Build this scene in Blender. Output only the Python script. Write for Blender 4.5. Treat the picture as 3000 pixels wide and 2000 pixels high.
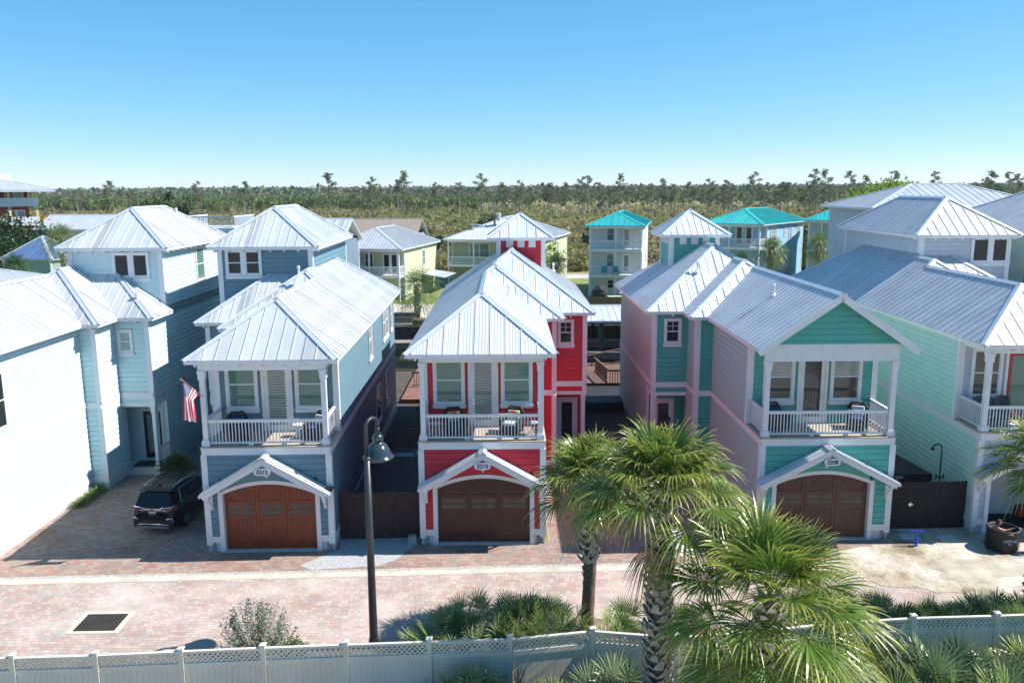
import bpy, bmesh, math, random
import numpy as np
from mathutils import Vector, Matrix
S = bpy.context.scene
for o in list(bpy.data.objects): bpy.data.objects.remove(o)
COL = S.collection
R = math.radians

# ---------------- camera ----------------
cam = bpy.data.cameras.new('camera'); CAM = bpy.data.objects.new('camera', cam); COL.objects.link(CAM)
cam.sensor_width = 36; cam.lens = 2450 / 3000 * 36; cam.clip_end = 20000; cam.clip_start = .5
CAM.matrix_world = Matrix.Translation((0, 0, 13.7)) @ Matrix.Rotation(math.pi/2 - math.atan(449/2450), 4, 'X') @ Matrix.Rotation(-0.0056, 4, 'Z')
S.camera = CAM
# ---------------- sky, sun, exposure ----------------
SUN_EL, SUN_AZ = R(46.5), R(86)          # azimuth measured from +y towards +x
w = bpy.data.worlds.new('World'); S.world = w; w.use_nodes = True
nt = w.node_tree; bg = nt.nodes['Background']
sky = nt.nodes.new('ShaderNodeTexSky'); sky.sky_type = 'NISHITA'; sky.sun_disc = False
sky.sun_elevation = SUN_EL; sky.sun_rotation = SUN_AZ; sky.air_density = .62; sky.dust_density = .0; sky.ozone_density = 6; sky.altitude = 0
se = nt.nodes.new('ShaderNodeSeparateColor'); co = nt.nodes.new('ShaderNodeCombineColor'); nt.links.new(sky.outputs[0], se.inputs[0])
for i, (k_, p_) in enumerate(((.74, 1.10), (1.60, .65), (2.36, .48))):     # clear-sky colour balance per channel
    pw = nt.nodes.new('ShaderNodeMath'); pw.operation = 'POWER'; pw.inputs[1].default_value = p_; ml = nt.nodes.new('ShaderNodeMath'); ml.operation = 'MULTIPLY'; ml.inputs[1].default_value = k_
    nt.links.new(se.outputs[i], pw.inputs[0]); nt.links.new(pw.outputs[0], ml.inputs[0]); nt.links.new(ml.outputs[0], co.inputs[i])
nt.links.new(co.outputs[0], bg.inputs[0]); bg.inputs[1].default_value = .10
sl = bpy.data.lights.new('sun', 'SUN'); sl.energy = 5.0; sl.angle = R(.5); sl.color = (1, .96, .9)
so = bpy.data.objects.new('sun', sl); COL.objects.link(so)
sd = Vector((math.sin(SUN_AZ)*math.cos(SUN_EL), math.cos(SUN_AZ)*math.cos(SUN_EL), math.sin(SUN_EL)))
so.rotation_euler = sd.to_track_quat('Z', 'Y').to_euler()
S.view_settings.view_transform = 'Standard'; S.view_settings.look = 'None'; S.view_settings.exposure = .86; S.view_settings.gamma = 1
S.render.engine = 'CYCLES'; S.cycles.max_bounces = 8; S.cycles.diffuse_bounces = 4; S.cycles.transparent_max_bounces = 8

# ---------------- materials ----------------
def srgb(c):
    return tuple(((v/255)/12.92 if v/255 <= .04045 else ((v/255+.055)/1.055)**2.4) for v in c) + (1,)
def lin(c): return tuple(c) + (1,) if len(c) == 3 else c
MATS = {}
def mat(name, col, rough=.6, metal=0, var=.12, scale=2.0, bump=0, bscale=20, spec=.5, coat=0):
    if name in MATS: return MATS[name]
    m = bpy.data.materials.new(name); m.use_nodes = True; t = m.node_tree; b = t.nodes['Principled BSDF']
    b.inputs['Roughness'].default_value = rough; b.inputs['Metallic'].default_value = metal
    b.inputs['Specular IOR Level'].default_value = spec; b.inputs['Coat Weight'].default_value = coat
    tc = t.nodes.new('ShaderNodeTexCoord'); n = t.nodes.new('ShaderNodeTexNoise'); n.inputs['Scale'].default_value = scale; n.inputs['Detail'].default_value = 5
    t.links.new(tc.outputs['Object'], n.inputs['Vector'])
    r = t.nodes.new('ShaderNodeValToRGB'); c = lin(col)
    r.color_ramp.elements[0].position = .3; r.color_ramp.elements[1].position = .7
    r.color_ramp.elements[0].color = tuple(v*(1-var) for v in c[:3]) + (1,)
    r.color_ramp.elements[1].color = tuple(min(1, v*(1+var)) for v in c[:3]) + (1,)
    t.links.new(n.outputs['Fac'], r.inputs[0]); t.links.new(r.outputs[0], b.inputs['Base Color'])
    if bump:
        n2 = t.nodes.new('ShaderNodeTexNoise'); n2.inputs['Scale'].default_value = bscale; n2.inputs['Detail'].default_value = 4
        t.links.new(tc.outputs['Object'], n2.inputs['Vector'])
        bp = t.nodes.new('ShaderNodeBump'); bp.inputs['Strength'].default_value = bump; bp.inputs['Distance'].default_value = .02
        t.links.new(n2.outputs['Fac'], bp.inputs['Height']); t.links.new(bp.outputs[0], b.inputs['Normal'])
    MATS[name] = m; return m
def N(t, typ, **kw):
    n = t.nodes.new(typ)
    for k, v in kw.items():
        if k in n.inputs: n.inputs[k].default_value = v
        else: setattr(n, k, v)
    return n
def roofmat(name, col, seam=.46, var=.08, fine=.09, metal=.45, rough=.38, panels=.25, fstr=.5):
    m = bpy.data.materials.new(name); m.use_nodes = True; t = m.node_tree; b = t.nodes['Principled BSDF']; L = t.links.new
    uv = N(t, 'ShaderNodeUVMap'); sp = N(t, 'ShaderNodeSeparateXYZ'); L(uv.outputs[0], sp.inputs[0])
    dv = N(t, 'ShaderNodeMath', operation='DIVIDE'); L(sp.outputs[0], dv.inputs[0]); dv.inputs[1].default_value = seam
    fl = N(t, 'ShaderNodeMath', operation='FLOOR'); L(dv.outputs[0], fl.inputs[0])
    wn = N(t, 'ShaderNodeTexWhiteNoise', noise_dimensions='1D'); L(fl.outputs[0], wn.inputs['W'])
    rr = N(t, 'ShaderNodeValToRGB'); L(wn.outputs[0], rr.inputs[0])
    e = rr.color_ramp.elements
    e[0].position = 0; e[0].color = tuple(v*(1-panels) for v in col) + (1,)
    e[1].position = .28; e[1].color = tuple(v*(1-var) for v in col) + (1,)
    e2 = e.new(.9); e2.color = tuple(min(1, v*(1+var*.5)) for v in col) + (1,)
    tc = N(t, 'ShaderNodeTexCoord'); ns = N(t, 'ShaderNodeTexNoise', Scale=.8, Detail=6); L(tc.outputs['Object'], ns.inputs['Vector'])
    mr = N(t, 'ShaderNodeMapRange'); L(ns.outputs['Fac'], mr.inputs[0]); mr.inputs[1].default_value = .3; mr.inputs[2].default_value = .7; mr.inputs[3].default_value = .9; mr.inputs[4].default_value = 1.06
    mx = N(t, 'ShaderNodeMix', data_type='RGBA', blend_type='MULTIPLY'); mx.inputs[0].default_value = 1; L(rr.outputs[0], mx.inputs[6]); L(mr.outputs[0], mx.inputs[7])
    L(mx.outputs[2], b.inputs['Base Color'])
    b.inputs['Metallic'].default_value = metal; b.inputs['Roughness'].default_value = rough
    # shallow corrugation between the seams
    m2 = N(t, 'ShaderNodeMath', operation='MULTIPLY'); L(sp.outputs[0], m2.inputs[0]); m2.inputs[1].default_value = 2*math.pi/fine
    sn = N(t, 'ShaderNodeMath', operation='SINE'); L(m2.outputs[0], sn.inputs[0])
    bp = N(t, 'ShaderNodeBump'); bp.inputs['Strength'].default_value = fstr; bp.inputs['Distance'].default_value = .012
    L(sn.outputs[0], bp.inputs['Height']); L(bp.outputs[0], b.inputs['Normal'])
    return m
def leafmat(name, c0, c1, tip=None, rough=.45, trans=.3, tipstart=.8):
    m = bpy.data.materials.new(name); m.use_nodes = True; t = m.node_tree; b = t.nodes['Principled BSDF']; L = t.links.new
    uv = N(t, 'ShaderNodeUVMap'); sp = N(t, 'ShaderNodeSeparateXYZ'); L(uv.outputs[0], sp.inputs[0])
    r = N(t, 'ShaderNodeValToRGB'); L(sp.outputs[0], r.inputs[0]); r.color_ramp.elements[0].color = lin(c0); r.color_ramp.elements[1].color = lin(c1)
    out = r.outputs[0]
    if tip:
        r2 = N(t, 'ShaderNodeMapRange'); L(sp.outputs[1], r2.inputs[0]); r2.inputs[1].default_value = tipstart; r2.inputs[2].default_value = 1
        mx = N(t, 'ShaderNodeMix', data_type='RGBA'); L(r2.outputs[0], mx.inputs[0]); L(out, mx.inputs[6]); mx.inputs[7].default_value = lin(tip); out = mx.outputs[2]
    L(out, b.inputs['Base Color']); b.inputs['Roughness'].default_value = rough
    if trans:
        tr = N(t, 'ShaderNodeBsdfTranslucent'); L(out, tr.inputs[0]); ms = N(t, 'ShaderNodeMixShader'); ms.inputs[0].default_value = trans
        L(b.outputs[0], ms.inputs[1]); L(tr.outputs[0], ms.inputs[2]); L(ms.outputs[0], t.nodes['Material Output'].inputs[0])
    return m
def panemat(name, top, bot, rough=.06, slat=0, spec=.8):
    """window glass with blinds or a curtain behind it; slat > 0 gives blind slats that many metres apart"""
    m = bpy.data.materials.new(name); m.use_nodes = True; t = m.node_tree; b = t.nodes['Principled BSDF']; L = t.links.new
    tc = N(t, 'ShaderNodeTexCoord'); sp = N(t, 'ShaderNodeSeparateXYZ'); L(tc.outputs['Object'], sp.inputs[0])
    ns = N(t, 'ShaderNodeTexNoise', Scale=1.3, Detail=3); L(tc.outputs['Object'], ns.inputs['Vector'])
    mx = N(t, 'ShaderNodeMix', data_type='RGBA'); L(ns.outputs['Fac'], mx.inputs[0]); mx.inputs[6].default_value = lin(top); mx.inputs[7].default_value = lin(bot); out = mx.outputs[2]
    if slat:
        ml = N(t, 'ShaderNodeMath', operation='MULTIPLY'); L(sp.outputs[2], ml.inputs[0]); ml.inputs[1].default_value = 2*math.pi/slat
        sn = N(t, 'ShaderNodeMath', operation='SINE'); L(ml.outputs[0], sn.inputs[0])
        mr = N(t, 'ShaderNodeMapRange'); L(sn.outputs[0], mr.inputs[0]); mr.inputs[1].default_value = -1; mr.inputs[2].default_value = 1; mr.inputs[3].default_value = .45; mr.inputs[4].default_value = 1.1
        m2 = N(t, 'ShaderNodeMix', data_type='RGBA', blend_type='MULTIPLY'); m2.inputs[0].default_value = 1; L(out, m2.inputs[6]); L(mr.outputs[0], m2.inputs[7]); out = m2.outputs[2]
    L(out, b.inputs['Base Color']); b.inputs['Roughness'].default_value = .8; b.inputs['Specular IOR Level'].default_value = 0; b.inputs['Coat Weight'].default_value = 1; b.inputs['Coat Roughness'].default_value = .02; b.inputs['Coat IOR'].default_value = 1.5
    return m
WHITE = mat('white_paint', (.66, .67, .70), .45, var=.05, scale=3)
CONC = mat('concrete', (.50, .49, .46), .85, var=.15, scale=3, bump=.3)
DECKT = mat('deck_tile', (.42, .36, .28), .7, var=.15, scale=6)
DECKR = mat('deck_board_red', (.20, .10, .07), .7, var=.25, scale=6)
BRN = mat('dark_fence_wood', (.050, .026, .020), .8, var=.3, scale=5, bump=.4)
BRN2 = mat('deck_wood_brown', (.16, .085, .06), .75, var=.25, scale=4)
DKDECK = mat('deck_wood_dark', (.022, .022, .026), .7, var=.3, scale=3)
GREYW = mat('weathered_wood', (.22, .19, .15), .85, var=.3, scale=4)
DKMET = mat('dark_metal', (.03, .035, .04), .35, metal=.6, var=.2)
BLK = mat('black_plastic', (.012, .012, .014), .4, var=.2)
CHROME = mat('chrome', (.75, .76, .78), .12, metal=1, var=.03)
G_TEAL = panemat('glass_green_blinds', (.10, .22, .19), (.16, .30, .27), slat=.075)
G_DARK = panemat('glass_dark', (.012, .018, .02), (.03, .038, .04)); G_DARK.node_tree.nodes['Principled BSDF'].inputs['Coat Weight'].default_value = .5
G_BLIND = panemat('glass_pale_blinds', (.30, .36, .36), (.42, .48, .48), slat=.09)
G_WHITE = panemat('glass_frosted', (.20, .25, .25), (.34, .38, .36), slat=.11)
G_BROWN = panemat('glass_garage', (.05, .044, .036), (.085, .072, .055))
G_SLAT = panemat('glass_dark_blinds', (.05, .055, .05), (.12, .12, .11), slat=.10)
RF = roofmat('roof_metal', (.57, .595, .615), panels=.27, metal=.25, fstr=.12, rough=.42)
RF2 = roofmat('roof_metal_corrugated', (.64, .665, .69), seam=.55, fine=.115, panels=.05, metal=.25, fstr=.4)
RF3 = roofmat('roof_metal_grey', (.49, .51, .545), seam=.45, panels=.05, metal=.25, fstr=.15)
RT = roofmat('roof_metal_teal', (.035, .42, .41), seam=.7, fine=.23, panels=.05, metal=.2)
RB = roofmat('roof_metal_blue', (.12, .20, .36), seam=.5, panels=.05, metal=.3)
CAP = mat('ridge_cap', (.62, .66, .70), .38, metal=.4, var=.05)
CAPT = mat('ridge_cap_teal', (.04, .48, .47), .4, metal=.2, var=.05)

# ---------------- mesh helpers ----------------
class MB:
    def __init__(s): s.v = []; s.f = []; s.uv = []
    def poly(s, pts, uv=None):
        i = len(s.v); s.v += [tuple(p) for p in pts]; s.f.append(list(range(i, i+len(pts)))); s.uv += (uv if uv else [(p[0], p[2]) for p in pts])
    def box(s, x0, x1, y0, y1, z0, z1):
        p = [(x0,y0,z0),(x1,y0,z0),(x1,y1,z0),(x0,y1,z0),(x0,y0,z1),(x1,y0,z1),(x1,y1,z1),(x0,y1,z1)]
        for q in ((0,1,5,4),(1,2,6,5),(2,3,7,6),(3,0,4,7),(4,5,6,7),(3,2,1,0)): s.poly([p[i] for i in q])
    def hexa(s, b, t):
        n = len(b)
        for i in range(n): j = (i+1) % n; s.poly([b[i], b[j], t[j], t[i]])
        s.poly(list(t)); s.poly(list(b)[::-1])
    def bar(s, a, b, wd, ht, up=(0,0,1)):
        a = Vector(a); b = Vector(b); d = (b-a).normalized(); u = Vector(up); sd_ = d.cross(u)
        if sd_.length < 1e-5: sd_ = d.cross(Vector((1,0,0)))
        sd_.normalize(); u = sd_.cross(d).normalized()
        q = [-sd_*wd/2-u*ht/2, sd_*wd/2-u*ht/2, sd_*wd/2+u*ht/2, -sd_*wd/2+u*ht/2]
        s.hexa([a+k for k in q], [b+k for k in q])
    def tube(s, pts, rad, n=8, cap=True):
        pts = [Vector(p) for p in pts]; rad = rad if isinstance(rad, (list, tuple)) else [rad]*len(pts); rings = []; pu = None
        for i, p in enumerate(pts):
            d = (pts[min(i+1, len(pts)-1)] - pts[max(i-1, 0)]).normalized()
            if pu is None: pu = d.orthogonal().normalized()
            pu = (pu - d*pu.dot(d)).normalized(); v = d.cross(pu)
            rings.append([p + (pu*math.cos(2*math.pi*k/n) + v*math.sin(2*math.pi*k/n))*rad[i] for k in range(n)])
        i0 = len(s.v)
        for i, r_ in enumerate(rings):
            for k, p in enumerate(r_): s.v.append(tuple(p))
        for i in range(len(rings)-1):
            for k in range(n):
                k2 = (k+1) % n; s.f.append([i0+i*n+k, i0+i*n+k2, i0+(i+1)*n+k2, i0+(i+1)*n+k]); t0, t1 = i/(len(rings)-1), (i+1)/(len(rings)-1)
                s.uv += [(k/n, t0), ((k+1)/n, t0), ((k+1)/n, t1), (k/n, t1)]
        if cap:
            s.f.append([i0+k for k in range(n)][::-1]); s.uv += [(0,0)]*n
            s.f.append([i0+(len(rings)-1)*n+k for k in range(n)]); s.uv += [(0,1)]*n
    def lathe(s, prof, c=(0,0,0), n=16):
        i0 = len(s.v)
        for (r_, z) in prof:
            for k in range(n): s.v.append((c[0]+r_*math.cos(2*math.pi*k/n), c[1]+r_*math.sin(2*math.pi*k/n), c[2]+z))
        for i in range(len(prof)-1):
            for k in range(n): k2 = (k+1) % n; s.f.append([i0+i*n+k, i0+i*n+k2, i0+(i+1)*n+k2, i0+(i+1)*n+k]); s.uv += [(0,0)]*4
    def build(s, name, m, parent=None, org=None, smooth=False):
        me = bpy.data.meshes.new(name); me.from_pydata(s.v, [], s.f)
        ul = me.uv_layers.new(name='UVMap'); ul.data.foreach_set('uv', [c for p in s.uv for c in p])
        if m: me.materials.append(m)
        if smooth: me.polygons.foreach_set('use_smooth', [True]*len(me.polygons))
        me.update(); o = bpy.data.objects.new(name, me); COL.objects.link(o)
        if parent is not None:
            o.parent = parent
            q = parent
            while q is not None and 'org' not in q: q = q.parent
            if q is not None: o.data.transform(Matrix.Translation(-Vector(q['org'][:])))
        return o
def thing(name, label, cat, loc=(0,0,0), rz=0, group=None, world=True):
    """Empty at a thing's base; with world=True its parts are built in world coordinates"""
    o = bpy.data.objects.new(name, None); COL.objects.link(o); o.location = loc; o.rotation_euler = (0, 0, rz); o.empty_display_size = .3
    o['label'] = label; o['category'] = cat
    if group: o['group'] = group
    if world: o['org'] = list(loc)
    return o
def tag(o, label, cat, group=None): o['label'] = label; o['category'] = cat; (o.__setitem__('group', group) if group else None); return o
def struct(o): o['kind'] = 'structure'; return o
def copy_tree(o, parent=None):
    c = o.copy(); COL.objects.link(c)
    if parent is not None: c.parent = parent
    for ch in list(o.children): copy_tree(ch, c)
    return c
def clip(poly, a, b, c_):
    """keep the part of a 2-D polygon where a*s + b*z <= c_"""
    out = []
    for i in range(len(poly)):
        p, q = poly[i], poly[(i+1) % len(poly)]; dp, dq = a*p[0]+b*p[1]-c_, a*q[0]+b*q[1]-c_
        if dp <= 0: out.append(p)
        if (dp < 0) != (dq < 0) and dp != dq:
            k = dp/(dp-dq); out.append((p[0]+(q[0]-p[0])*k, p[1]+(q[1]-p[1])*k))
    return out
class W:
    """a vertical wall plane, P0 to P1 left to right as seen from outside"""
    def __init__(s, P0, P1):
        s.p = Vector((P0[0], P0[1], 0)); d = Vector((P1[0]-P0[0], P1[1]-P0[1], 0)); s.L = d.length; s.d = d.normalized(); s.n = Vector((s.d.y, -s.d.x, 0))
    def pt(s, a, z, o=0): q = s.p + s.d*a + s.n*o; return (q.x, q.y, z)
    def box(s, mb, a0, a1, z0, z1, o0, o1):
        b = [s.pt(a0, z0, o1), s.pt(a1, z0, o1), s.pt(a1, z0, o0), s.pt(a0, z0, o0)]; mb.hexa(b, [(p[0], p[1], z1) for p in b])
    def slab(s, mb, pts, o0, o1): mb.hexa([s.pt(a, z, o1) for a, z in pts], [s.pt(a, z, o0) for a, z in pts])
def siding(mb, w_, poly=None, z0=0, z1=4, a0=0, a1=None, exp=.235, push=.028):
    """lap boards with a real recess between courses"""
    poly = poly or [(a0, z0), (a1 if a1 is not None else w_.L, z0), (a1 if a1 is not None else w_.L, z1), (a0, z1)]
    lo = min(p[1] for p in poly); hi = max(p[1] for p in poly); k0 = math.floor(lo/exp); gr = .028 if exp < .3 and push > .025 else 0; bs0 = .018 if gr else .003
    for k in range(k0, math.ceil(hi/exp)):
        c0 = clip(clip(poly, 0, -1, -k*exp), 0, 1, (k+1)*exp); c = clip(c0, 0, 1, (k+1)*exp-gr) if gr else c0
        off = lambda z: bs0 + push*(1-(z-k*exp)/exp)
        if len(c) >= 3 and max(p[1] for p in c)-min(p[1] for p in c) > 1e-4:
            mb.poly([w_.pt(a, z, off(z)) for a, z in c])
            for zz in (min(p[1] for p in c), max(p[1] for p in c)):
                bs = sorted(a for a, z in c if abs(z-zz) < 1e-5)
                if len(bs) >= 2 and bs[-1]-bs[0] > .01: mb.poly([w_.pt(bs[-1], zz, off(zz)), w_.pt(bs[0], zz, off(zz)), w_.pt(bs[0], zz, .001), w_.pt(bs[-1], zz, .001)])
        if gr:
            d = clip(c0, 0, -1, -((k+1)*exp-gr))
            if len(d) >= 3 and max(p[1] for p in d)-min(p[1] for p in d) > 1e-4: mb.poly([w_.pt(a, z, .001) for a, z in d])
def window(parent, w_, a0, a1, z0, z1, pane, pane2=None, muntin=False, trim=.11, tm=None, name='window', single=False, sill=True):
    tm = tm or WHITE; f = MB(); i0, i1, j0, j1 = a0+trim, a1-trim, z0+trim*.9, z1-trim
    w_.box(f, a0, i0, z0, z1, 0, .085); w_.box(f, i1, a1, z0, z1, 0, .085); w_.box(f, i0, i1, j1, z1, 0, .085); w_.box(f, i0, i1, z0, j0, 0, .080)
    if sill: w_.box(f, a0-.05, a1+.05, z0-.05, z0, 0, .125); w_.box(f, a0-.01, a1+.01, z0-.14, z0-.05, 0, .082)
    s_ = .045
    w_.box(f, i0, i0+s_, j0, j1, 0, .066); w_.box(f, i1-s_, i1, j0, j1, 0, .066); w_.box(f, i0+s_, i1-s_, j1-s_, j1, 0, .066); w_.box(f, i0+s_, i1-s_, j0, j0+s_, 0, .066)
    mid = (j0+j1)/2
    if not single: w_.box(f, i0+s_, i1-s_, mid-.025, mid+.025, 0, .069)
    if muntin: w_.box(f, (i0+i1)/2-.011, (i0+i1)/2+.011, mid+.025, j1-s_, 0, .058); w_.box(f, i0+s_, i1-s_, (mid+j1)/2-.011, (mid+j1)/2+.011, 0, .057)
    fo = f.build(name, tm, parent)
    if single: p = MB(); w_.box(p, i0+s_, i1-s_, j0+s_, j1-s_, 0, .050); p.build('pane', pane, fo)
    else:
        p = MB(); w_.box(p, i0+s_, i1-s_, mid+.025, j1-s_, 0, .051); p.build('pane', pane, fo)
        p = MB(); w_.box(p, i0+s_, i1-s_, j0+s_, mid-.025, 0, .049); p.build('pane', pane2 or pane, fo)
    return fo
def door(parent, w_, a0, a1, z0, z1, pane, slabm=None, casing=.11, handle=1, name='door', pin=.16, pz0=.28):
    f = MB(); slabm = slabm or WHITE
    w_.box(f, a0, a0+casing, z0, z1, 0, .085); w_.box(f, a1-casing, a1, z0, z1, 0, .085); w_.box(f, a0+casing, a1-casing, z1-casing, z1, 0, .085)
    fo = f.build('door_casing', WHITE, parent)
    d = MB(); b0, b1, c1 = a0+casing, a1-casing, z1-casing
    w_.box(d, b0, b0+pin, z0, c1, 0, .062); w_.box(d, b1-pin, b1, z0, c1, 0, .062); w_.box(d, b0+pin, b1-pin, c1-pin, c1, 0, .062); w_.box(d, b0+pin, b1-pin, z0, z0+pz0, 0, .062)
    do = d.build(name, slabm, parent)
    p = MB(); w_.box(p, b0+pin, b1-pin, z0+pz0, c1-pin, 0, .050); p.build('pane', pane, do)
    h = MB(); x = b1-.08 if handle > 0 else b0+.08; w_.box(h, x-.02, x+.02, z0+.95, z0+1.0, .06, .11); w_.box(h, x-.02-.08*(handle > 0), x+.02+.08*(handle < 0), z0+.965, z0+.99, .09, .12); w_.box(h, x-.025, x+.025, z0+1.12, z0+1.17, .06, .09)
    h.build('handle', CHROME, do)
def rib_lines(poly3, spacing, phase=.5):
    """seam lines that run up the slope of a planar roof polygon: list of (a, b); also the in-plane axes"""
    P = [Vector(p) for p in poly3]; n = Vector((0,0,0))
    for i in range(len(P)): n += (P[i]-P[0]).cross(P[(i+1) % len(P)]-P[0])
    n.normalize(); n = -n if n.z < 0 else n
    up = (Vector((0,0,1)) - n*n.z).normalized(); u = up.cross(n); O = P[0]
    q = [((p-O).dot(u), (p-O).dot(up)) for p in P]; lo, hi = min(a for a, _ in q), max(a for a, _ in q); out = []
    k = lo + spacing*phase
    while k < hi-.03:
        ys = []
        for i in range(len(q)):
            (a, b), (c, d) = q[i], q[(i+1) % len(q)]
            if (a <= k < c) or (c <= k < a): ys.append(b + (d-b)*(k-a)/(c-a))
        ys.sort()
        for i in range(0, len(ys)-1, 2):
            if ys[i+1]-ys[i] > .15: out.append((O+u*k+up*ys[i], O+u*k+up*ys[i+1]))
        k += spacing
    return out, n, u, up, O
def roof(parent, planes, m, capm, caps=(), spacing=.46, ribh=.028, thick=.05, name='roof', fascia=True, ribw=.028, capw=.16):
    """planes: 3-D polygons; caps: ridge and hip edges (a, b)"""
    mb = MB(); cb = MB(); fb = MB(); nn = []
    for pl in planes:
        rl, n, u, up, O = rib_lines(pl, spacing); nn.append((pl, n)); P = [Vector(p) for p in pl]
        uvs = [((p-O).dot(u), (p-O).dot(up)) for p in P]
        # orient faces so they look outwards
        c = sum(((P[i]-P[0]).cross(P[(i+1) % len(P)]-P[0]) for i in range(len(P))), Vector())
        if c.dot(n) < 0: P = P[::-1]; uvs = uvs[::-1]
        mb.poly(P, uvs); B = [p - Vector((0,0,thick)) for p in P]; mb.poly(B[::-1], uvs[::-1])
        for i in range(len(P)):
            j = (i+1) % len(P)
            if abs(P[i].z-P[j].z) < .02 or True: mb.poly([P[i], B[i], B[j], P[j]], [uvs[i], uvs[i], uvs[j], uvs[j]])
        for a, b in rl:
            mb.bar(a+n*ribh/2, b+n*ribh/2, ribw, ribh, up=n)
        if fascia:
            C = sum(P, Vector())/len(P)
            Q = [p + (C-p).normalized()*.03 - Vector((0,0,thick+.004)) for p in P]; Q2 = [p - Vector((0,0,.11)) for p in Q]
            fb.hexa(Q2, Q)
    for a, b in caps:
        a = Vector(a); b = Vector(b); d = (b-a).normalized()
        for pl, n in nn:
            P = [Vector(p) for p in pl]
            if abs((a-P[0]).dot(n)) < .02 and abs((b-P[0]).dot(n)) < .02:
                s_ = n.cross(d).normalized(); C = sum(P, Vector())/len(P)
                if (C-a).dot(s_) < 0: s_ = -s_
                q = [a+n*.03, b+n*.03, b+s_*capw+n*.03, a+s_*capw+n*.03]; t = [p+n*.022 for p in q]; cb.hexa(q, t)
    r_ = mb.build(name, m, parent)
    if cb.f: cb.build('ridge_cap', capm, r_)
    if fascia: fb.build('fascia', WHITE, r_)
    return r_
def hip(x0, x1, y0, y1, ze, sl, front='hip', back='hip', axis='y'):
    """hip or gable roof over a rectangle, ridge along y (or x)"""
    if axis == 'x':
        pl, cp = hip(y0, y1, x0, x1, ze, sl, front, back); sw = lambda p: (p[1], p[0], p[2])
        return [[sw(p) for p in q] for q in pl], [(sw(a), sw(b)) for a, b in cp]
    h = (x1-x0)/2; m_ = (x0+x1)/2; zr = ze+sl*h; f = (m_, y0+(h if front == 'hip' else 0), zr); b = (m_, y1-(h if back == 'hip' else 0), zr)
    if f[1] > b[1]: f = b = (m_, (y0+y1)/2, zr)
    pl = [[(x0,y0,ze), f, b, (x0,y1,ze)], [(x1,y0,ze), f, b, (x1,y1,ze)]]; cp = [(f, b)] if f != b else []
    if f == b: pl = [[(x0,y0,ze), f, (x0,y1,ze)], [(x1,y0,ze), f, (x1,y1,ze)]]
    if front == 'hip': pl.append([(x0,y0,ze), f, (x1,y0,ze)]); cp += [((x0,y0,ze), f), ((x1,y0,ze), f)]
    if back == 'hip': pl.append([(x0,y1,ze), b, (x1,y1,ze)]); cp += [((x0,y1,ze), b), ((x1,y1,ze), b)]
    return pl, cp
def railing(parent, a, b, z, h=1.0, gap=.125, name='railing', m=None, bw=.034):
    f = MB(); a = Vector((a[0], a[1], 0)); b = Vector((b[0], b[1], 0)); L = (b-a).length; d = (b-a)/L; up = Vector((0,0,1))
    f.bar(a+up*(z+h), b+up*(z+h), .11, .045); f.bar(a+up*(z+h-.06), b+up*(z+h-.06), .05, .07); f.bar(a+up*(z+.12), b+up*(z+.12), .06, .06)
    n = max(2, int(L/gap))
    for i in range(1, n): p = a+d*(L*i/n); f.bar(p+up*(z+.15), p+up*(z+h-.09), bw, bw, up=d)
    return f.build(name, m or WHITE, parent)
def post(parent, x, y, z0, z1, wd=.17, m=None, cap=True):
    f = MB(); h = wd/2; f.box(x-h, x+h, y-h, y+h, z0, z1)
    if cap:
        f.box(x-h-.05, x+h+.05, y-h-.05, y+h+.05, z0+.002, z0+.20); f.box(x-h-.035, x+h+.035, y-h-.035, y+h+.035, z0+.20, z0+.25)
        f.box(x-h-.05, x+h+.05, y-h-.05, y+h+.05, z1-.10, z1-.001); f.box(x-h-.03, x+h+.03, y-h-.03, y+h+.03, z1-.34, z1-.10)
    return f.build('post', m or WHITE, parent)
def text(s_, size, parent, loc, rot, m, depth=.004, name='house_number', bold=0):
    cu = bpy.data.curves.new(name, 'FONT'); cu.body = s_; cu.size = size; cu.extrude = depth; cu.align_x = 'CENTER'; cu.align_y = 'CENTER'; cu.offset = bold; cu.resolution_u = 3
    o = bpy.data.objects.new(name, cu); COL.objects.link(o); dg = bpy.context.evaluated_depsgraph_get(); me = bpy.data.meshes.new_from_object(o.evaluated_get(dg))
    bpy.data.objects.remove(o); o = bpy.data.objects.new(name, me); COL.objects.link(o); me.materials.clear(); me.materials.append(m)
    o.parent = parent; q = parent
    while q is not None and 'org' not in q: q = q.parent
    o.location = Vector(loc) - (Vector(q['org'][:]) if q is not None else Vector()); o.rotation_euler = rot; return o

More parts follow.
